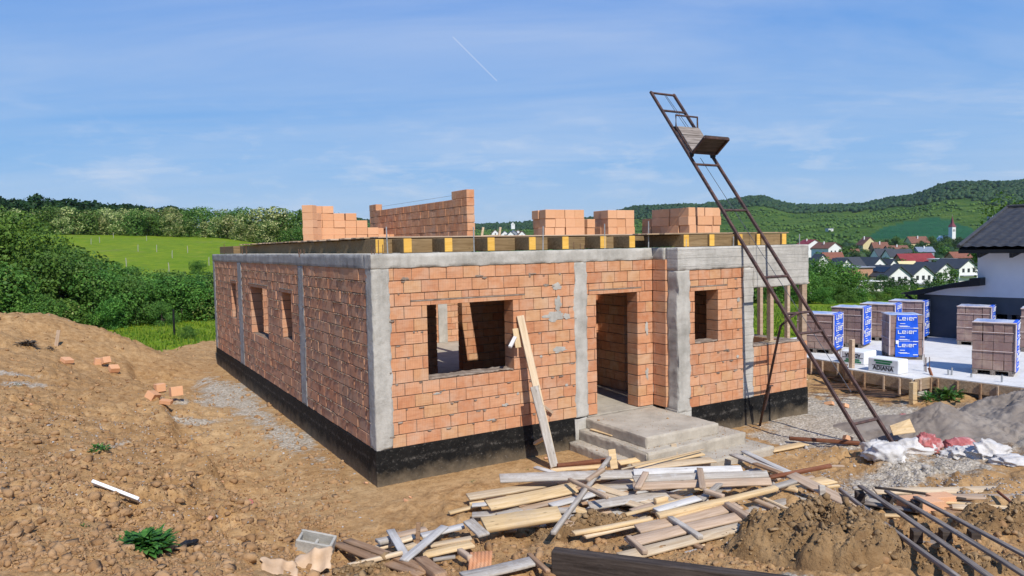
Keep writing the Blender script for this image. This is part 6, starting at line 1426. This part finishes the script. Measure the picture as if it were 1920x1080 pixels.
# ------------------------------------------------------------------ village houses
def vhouse(u,v,Rr,w,l,hw,hr,rz,wm,rm,label,wins=2,name='village_house',cat='house',flat=False,over=.5,chim=False):
    a=AZ0+math.atan((u-960)/FPX); d=Rr*math.cos(a-AZ0); p=dep(u,v,d); o=empty(name,p,label,cat,'houses of the village',R(rz))
    mb=MB(); 
    if flat: mb.box(-w/2,w/2,0,l,-4,hw)
    else: mb.prism([(-w/2,0,-4),(w/2,0,-4),(w/2,0,hw),(0,0,hw+hr-.05),(-w/2,0,hw)],(0,l,0))
    mb.build('wall',MAT[wm],o)
    if flat: 
        mb=MB(); mb.box(-w/2-over,w/2+over,-over,l+over,hw+.01,hw+hr); mb.build('roof',MAT[rm],o)
    else:
        mb=MB(); k=hr/(w/2); e=over
        for s in (-1,1): mb.prism([(s*(w/2+e),-e,hw-k*e),(0,-e,hw+hr),(0,-e,hw+hr+.25),(s*(w/2+e),-e,hw-k*e+.25)],(0,l+2*e,0))
        rf_=mb.build('roof',MAT[rm],o)
        if chim: mb=MB(); mb.box(-w*.2,-w*.2+.6,l*.5,l*.5+.6,hw+hr*.5,hw+hr+.8); mb.build('chimney',MAT['v_white'],rf_)
    for i in range(wins):
        x=(i-(wins-1)/2)*w/(wins+.6); mb=MB(); mb.box(x-.45,x+.45,-.06,-.01,hw*.45 if not flat else 1,hw*.45+1.3 if not flat else min(hw-.3,2.3)); mb.build('window',MAT['v_glass'],o)
    if wins:
        for i in range(2): y=l*(.3+.4*i); mb=MB(); mb.box(-w/2-.06,-w/2-.01,y-.5,y+.5,hw*.35,hw*.35+1.2); mb.build('window',MAT['v_glass'],o)
    return o
W_='v_white'
for i,(u,v,Rr,sc) in enumerate(((1686,536,240,1.0),(1731,533,252,.98),(1773,527,268,.98),(1816,518,290,1.0))):
    h_=vhouse(u,v,Rr,7.4*sc,12,3.0,2.7,-20,W_,'r_dark',['white gable house with solar panels on its dark roof, leftmost of the row of four','white gable house with dark roof, second from left in the row of four','white gable house with dark roof, third from left in the row of four','white gable house with dark roof, rightmost of the row of four'][i],3,over=.7)
    mb=MB(); mb.box(-3.4,3.4,-1.6,-.1,.1,.35); mb.build('canopy',MAT['v_grey'],h_)
    if i==0:
        k=2.7/3.7; mb=MB(); mb.hexa([(-3.0,2.5,3.0+k*.7+.3),(-.9,2.5,3.0+k*2.8+.3),(-.9,8.8,3.0+k*2.8+.3),(-3.0,8.8,3.0+k*.7+.3),(-3.0,2.5,3.0+k*.7+.42),(-.9,2.5,3.0+k*2.8+.42),(-.9,8.8,3.0+k*2.8+.42),(-3.0,8.8,3.0+k*.7+.42)]); mb.build('solar_panel',MAT['void'],h_)
VH=[(1528,477,500,10,12,6.5,2.8,-20,W_,'r_red','white three-storey house with bright red roof at the left end of the village',3,False),
(1566,481,470,9,17,5.0,3.2,-20,W_,'r_brown','long white house under a brown tiled roof right of the bright red roof',3,False),
(1577,494,400,9,9,1.5,4.0,55,'v_brick','r_orange','house under a large rust-orange roof at the left of the village',0,False),
(1543,497,300,4.5,5,1.6,2.4,-20,W_,'r_dark','small house with black roof among the trees at the left of the village',1,False),
(1609,482,450,4.5,5,2,2.4,50,'v_brick','r_brown','small red-brown house beside the yellow gable house',1,False),
(1632,468,560,10,12,3.5,5,-35,'v_yellow','r_brown','house with pale yellow gable and brown roof on the slope',1,False),
(1662,473,520,8,9,2.5,3.8,55,'v_brick','r_brown','brown roofed house right of the yellow gable house',1,False),
(1609,507,275,7.2,8,1.4,3.0,70,W_,'r_dark','house with a big black roof and white parapet above the raw brick building',1,False),
(1588,509,262,4.6,7,1.8,2.3,-20,W_,'r_dark','small dark roofed house with white gable left of the big black roof',1,False),
(1617,527,242,7,6,4.0,.3,-20,'v_brick','v_grey','raw orange-brick building with flat top left of the white gable row',2,True),
(1650,508,285,5,12,2.2,2.4,-20,W_,'r_dark','dark roofed house with small white gable behind the row of four',1,False),
(1676,510,288,4,10,2.2,2.2,-20,W_,'r_dark','second dark roofed house behind the row of four, with narrow white gable',1,False),
(1672,490,420,8,9,3.0,3.4,60,W_,'r_dark','white house with black hipped roof in the middle of the village',3,False),
(1706,491,410,8,12,3.0,3.2,60,W_,'r_dark','dark roofed building with a white clerestory band in the middle of the village',3,False),
(1744,498,350,7.5,14,2.0,3.0,62,'v_brick','r_red','long house with bright crimson roof in the right half of the village',1,False),
(1779,497,340,6.5,7,2.2,.4,-20,W_,'v_white','low flat white building right of the crimson roof',2,True),
(1699,476,520,7,13,2.6,2.6,62,'v_grey','r_brown','long low building with dark walls and thin brown roof',2,False),
(1746,481,480,6,9,3.0,2.4,60,'v_grey','r_blue','shed with grey-blue metal roof left of the dark trees',1,False),
(1735,461,640,10,14,2.5,4.6,62,'v_yellow','r_brown','large brown roofed house below the church hill',1,False),
(1814,492,380,6,8,2.4,2.2,60,'v_brick','r_orange','red-brown house half hidden by trees beside the white rendered house',1,False),
(1713,504,300,4,5,1.4,1.2,50,'v_yellow','v_yellow','tan timber roof frame of a house being built behind the row of four',0,False),
(1640,543,226,10,4.0,2.2,.25,-20,W_,'v_white','unfinished low white ground floor in front of the solar-panel house',3,True),
(1529,537,205,3,5,1.2,1.2,-20,W_,'r_brown','little white gabled house between the shrubs behind the terrace corner',1,False),
(1558,434,900,6,6,3.4,.4,-20,W_,'v_grey','tiny white hut alone on the hillside',2,True)]
for e in VH: vhouse(*e[:11],e[11],flat=e[12],chim=e[1]<482 and not e[12])
for (u,v,Rr,w,wm,rm,lab) in ((929,443,600,6,W_,'r_brown','white far house with brown roof, leftmost behind the trestle'),(947,445,600,6.5,W_,'r_dark','white far house with pointed dark roof behind the trestle'),(958,447,560,6,W_,'r_dark','far white house with dark roof left of the free brick stack, lowest one'),(964,444,600,7,'v_grey','r_blue','far grey house with blue-grey roof left of the free brick stack'),(972,443,620,6,W_,'r_brown','far white house with steep brown roof left of the free brick stack'),(979,446,580,6,W_,'r_brown','far white house touching the free brick stack'),(962,424,1000,5,W_,'v_white','lone pale building on the far slope above the valley houses'),(1109,433,600,8,W_,'r_dark','far white house with dark roof seen between two roof stacks')):
    vhouse(u,v,Rr,w,w*1.2,2.6,2.8,-25,wm,rm,lab,1)
# church
ch=empty('village_church',dep(1785,446,620),'white church tower with a tall dark red spire above the village','church',None,R(-15))
mb=MB(); mb.box(-1.9,1.9,-1.9,1.9,-6,9.4); mb.build('tower',MAT['v_white'],ch)
mb=MB(); pass
P_=[[(s*x,t*x,z) for s,t in ((-1,-1),(1,-1),(1,1),(-1,1))] for x,z in ((2.3,9.4),(1.5,11.0),(.9,12.6),(.1,18.5))]
for a,b in zip(P_,P_[1:]):
    for i in range(4): mb.poly([a[i],a[(i+1)%4],b[(i+1)%4],b[i]])
sp_=mb.build('spire',MAT['r_brown'],ch); sp_.data.materials[0]=pmat('spire_red',[(.16,.04,.05),(.22,.06,.065)],1,3,.6,0)
mb=MB(); mb.tube([(0,0,18.3),(0,0,20.2)],.08,5); mb.box(-.45,.45,-.08,.08,19.3,19.5); mb.build('cross',MAT['steel'],ch)
for x in (-1,1):
    mb=MB(); mb.box(x*.8-.35,x*.8+.35,-1.97,-1.91,5.3,7.2); mb.build('window',MAT['v_glass'],ch)
mb=MB(); mb.prism([(-3,2.0,-6),(3,2.0,-6),(3,2.0,-.5),(0,2.0,2),(-3,2.0,-.5)],(0,11,0)); mb.build('nave',MAT['v_white'],ch)
wt=empty('water_tank',dep(1857,411,560),'small pale round water tank on the hillside above the dark tiled roof','tank'); mb=MB(); mb.tube([(0,0,-1.5),(0,0,2.6)],2.3,18); mb.build('tank',MAT['steel'],wt); mb=MB(); mb.tube([(0,0,2.6),(0,0,2.8)],2.45,18); mb.build('lid',MAT['v_white'],wt)
nf=empty('boundary_fence',dep(1652,546,205),'long navy panel fence in front of the unfinished white ground floor','fence',None,R(-20)); mb=MB(); mb.box(-3,3,-.05,.05,-1,1.1); mb.build('fence_panel',MAT['r_dark'],nf); mb=MB(); mb.box(-3,3,-.08,.08,-1.4,-.2); mb.build('fence_base',MAT['v_white'],nf)
# fence posts on the meadow and the green strip
def fpost(u,v,h,label,group=None,mat='post',r=.05):
    p=on_ground(u,v,0,False); mb=MB(); mb.tube([(0,0,-.3),(0,0,h*.6),(random.uniform(-.04,.04),0,h)],[r,r*.95,r*.85],7); o=mb.build('fence_post',MAT[mat]); o.location=p; tag(o,label,'fence post',group)
for (u,v) in ((171,459),(187,455),(259,472),(294,472),(323,484),(392,498),(237,500),(317,510),(165,489),(213,447),(352,474),(275,452)): fpost(u,v,.85,'thin pale wooden post standing in the sloping meadow','posts in the meadow',r=.038)
fpost(327,628,1.15,'black fence post on the green strip left of the house',None,'black',.05)
for (u,v) in ((189,612),(301,604)): fpost(u,v,1.0,'thin grey post of the wire fence on the green strip','wire fence posts')
# ------------------------------------------------------------------ woods and scrub on the hills
def blobs(name,n,fn,mat,label):
    ico=bmesh.new(); bmesh.ops.create_icosphere(ico,subdivisions=2,radius=1); v0=np.array([v.co[:] for v in ico.verts]); f0=np.array([[v.index for v in f.verts] for f in ico.faces]); ico.free()
    x,y,s=fn(n); n=len(x); z=ground_z(x,y,False); sc=RNG.uniform(.75,1.25,(n,3))*s[:,None]*np.array([1,1,.9])
    k=1+.22*RNG.normal(size=(n,len(v0)))
    W=np.stack([x,y,z+s*.45],-1)[:,None,:]+v0[None]*sc[:,None,:]*k[...,None]
    F=(f0[None]+(np.arange(n)*len(v0))[:,None,None]).reshape(-1,3)
    o=link_mesh(name,np_mesh(name,W.reshape(-1,3),F,np.repeat(np.clip(.5+.35*vnoise(x/60,y/60)+RNG.normal(0,.16,n),0,1),len(f0)),[MAT[mat]],True)); tag(o,label,'forest',None,'stuff')
def pts_ur(n,u0,u1,r0,r1,pw=1.0):
    u=RNG.uniform(u0,u1,n); r=r0+(r1-r0)*RNG.uniform(0,1,n)**pw; a=AZ0+np.arctan((u-960)/FPX); return u,r,CAM[0]+r*np.sin(a),CAM[1]+r*np.cos(a)
def f_ridge(n):
    u,r,x,y=pts_ur(n,620,2000,1180,1560); k=(r+120*fbm(x/120,y/120,3,3)-np.interp(u,[900,1300,1420,1900],[60,0,90,0]))>1225+RNG.uniform(-30,30,len(u)); x,y=x[k],y[k]; return x,y,RNG.uniform(2.2,4.0,len(x))
def f_scrub(n):
    u,r,x,y=pts_ur(n,660,2000,560,1260); fx=(u-1745)/np.where(u<1745,128,105.); field=(r>775)&(r<815+270*np.clip(1-fx*fx,0,1)**.8)&(np.abs(fx)<1)
    k=(~field)&((fbm(x/55,y/55,2,4)+.12*fbm(x/14,y/14,1,2))>RNG.uniform(-.22,.25,len(u))); x,y=x[k],y[k]; return x,y,RNG.uniform(.8,2.2,len(x))
def f_low(n):
    u,r,x,y=pts_ur(n,880,2000,420,740); k=((fbm(x/40,y/40,5,3))>RNG.uniform(-.05,.25,len(u))); x,y=x[k],y[k]; return x,y,RNG.uniform(2.0,4.0,len(x))
def blobmat(name,cols):
    return leafmat(name,cols,.0,None,.35)
MAT['f_ridge']=blobmat('ridge_forest',[(.014,.038,.013),(.024,.056,.016),(.04,.08,.02)]); MAT['f_scrub']=blobmat('hill_scrub_leaves',[(.034,.085,.012),(.062,.128,.016),(.105,.18,.023)])
blobs('ridge_forest',9500,f_ridge,'f_ridge','dark green forest along the crest of the far hills'); blobs('hillside_scrub',15000,f_scrub,'f_scrub','mixed green scrub covering the far hillside'); blobs('valley_grove',1500,f_low,'f_ridge','dark grove of trees at the foot of the far hill')

# ------------------------------------------------------------------ air
hm_=bpy.data.materials.new('valley_haze'); hm_.use_nodes=True; nt=hm_.node_tree; nt.nodes.remove(nt.nodes['Principled BSDF'])
pv=nt.nodes.new('ShaderNodeVolumePrincipled'); pv.inputs['Color'].default_value=(.80,.88,1,1); pv.inputs['Density'].default_value=.00005; pv.inputs['Anisotropy'].default_value=.2; nt.links.new(pv.outputs[0],nt.nodes['Material Output'].inputs['Volume'])
mb=MB(); mb.box(-6800,6800,-6800,6800,-32,175,.5); hz_=mb.build('haze',hm_); tag(hz_,'thin pale air haze over the whole valley','haze',None,'stuff'); hz_.display_type='WIRE'

# ------------------------------------------------------------------ grass of the green strip
u=RNG.uniform(60,1720,30000); r=RNG.uniform(25,47,30000)**1.0; a=AZ0+np.arctan((u-960)/FPX); gx=CAM[0]+r*np.sin(a); gy=CAM[1]+r*np.cos(a)
ed=np.interp(u,[-600,0,100,250,420,700,1000,1300,1600,2400],[30,29,28,28.5,33.5,33,31,30,27,25]); k=(r>ed-.8+RNG.exponential(.5,len(u)))&((u<440)|(u>1380)); gx,gy=gx[k],gy[k]; n=len(gx); gzv=ground_z(gx,gy,True)
hgt=RNG.uniform(.06,.20,n)*(1+.6*vnoise(gx*.8,gy*.8,4)); th=RNG.uniform(0,6.28,n); wd=RNG.uniform(.015,.05,n); lx,ly=RNG.normal(0,.06,n),RNG.normal(0,.06,n); cx,sx_=np.cos(th)*wd,np.sin(th)*wd
Vg=np.stack([np.stack([gx-cx,gy-sx_,gzv-.02],-1),np.stack([gx+cx,gy+sx_,gzv-.02],-1),np.stack([gx+lx+cx*.2,gy+ly+sx_*.2,gzv+hgt],-1),np.stack([gx+lx-cx*.2,gy+ly-sx_*.2,gzv+hgt],-1)],1).reshape(-1,3)
MAT['blade']=leafmat('grass_blades',[(.07,.15,.01),(.13,.22,.014),(.22,.26,.03)],.3)
tag(link_mesh('grass',np_mesh('grass',Vg,np.arange(4*n).reshape(n,4),RNG.uniform(0,1,n),[MAT['blade']])),'green grass blades on the strip beyond the dirt','grass',None,'stuff')
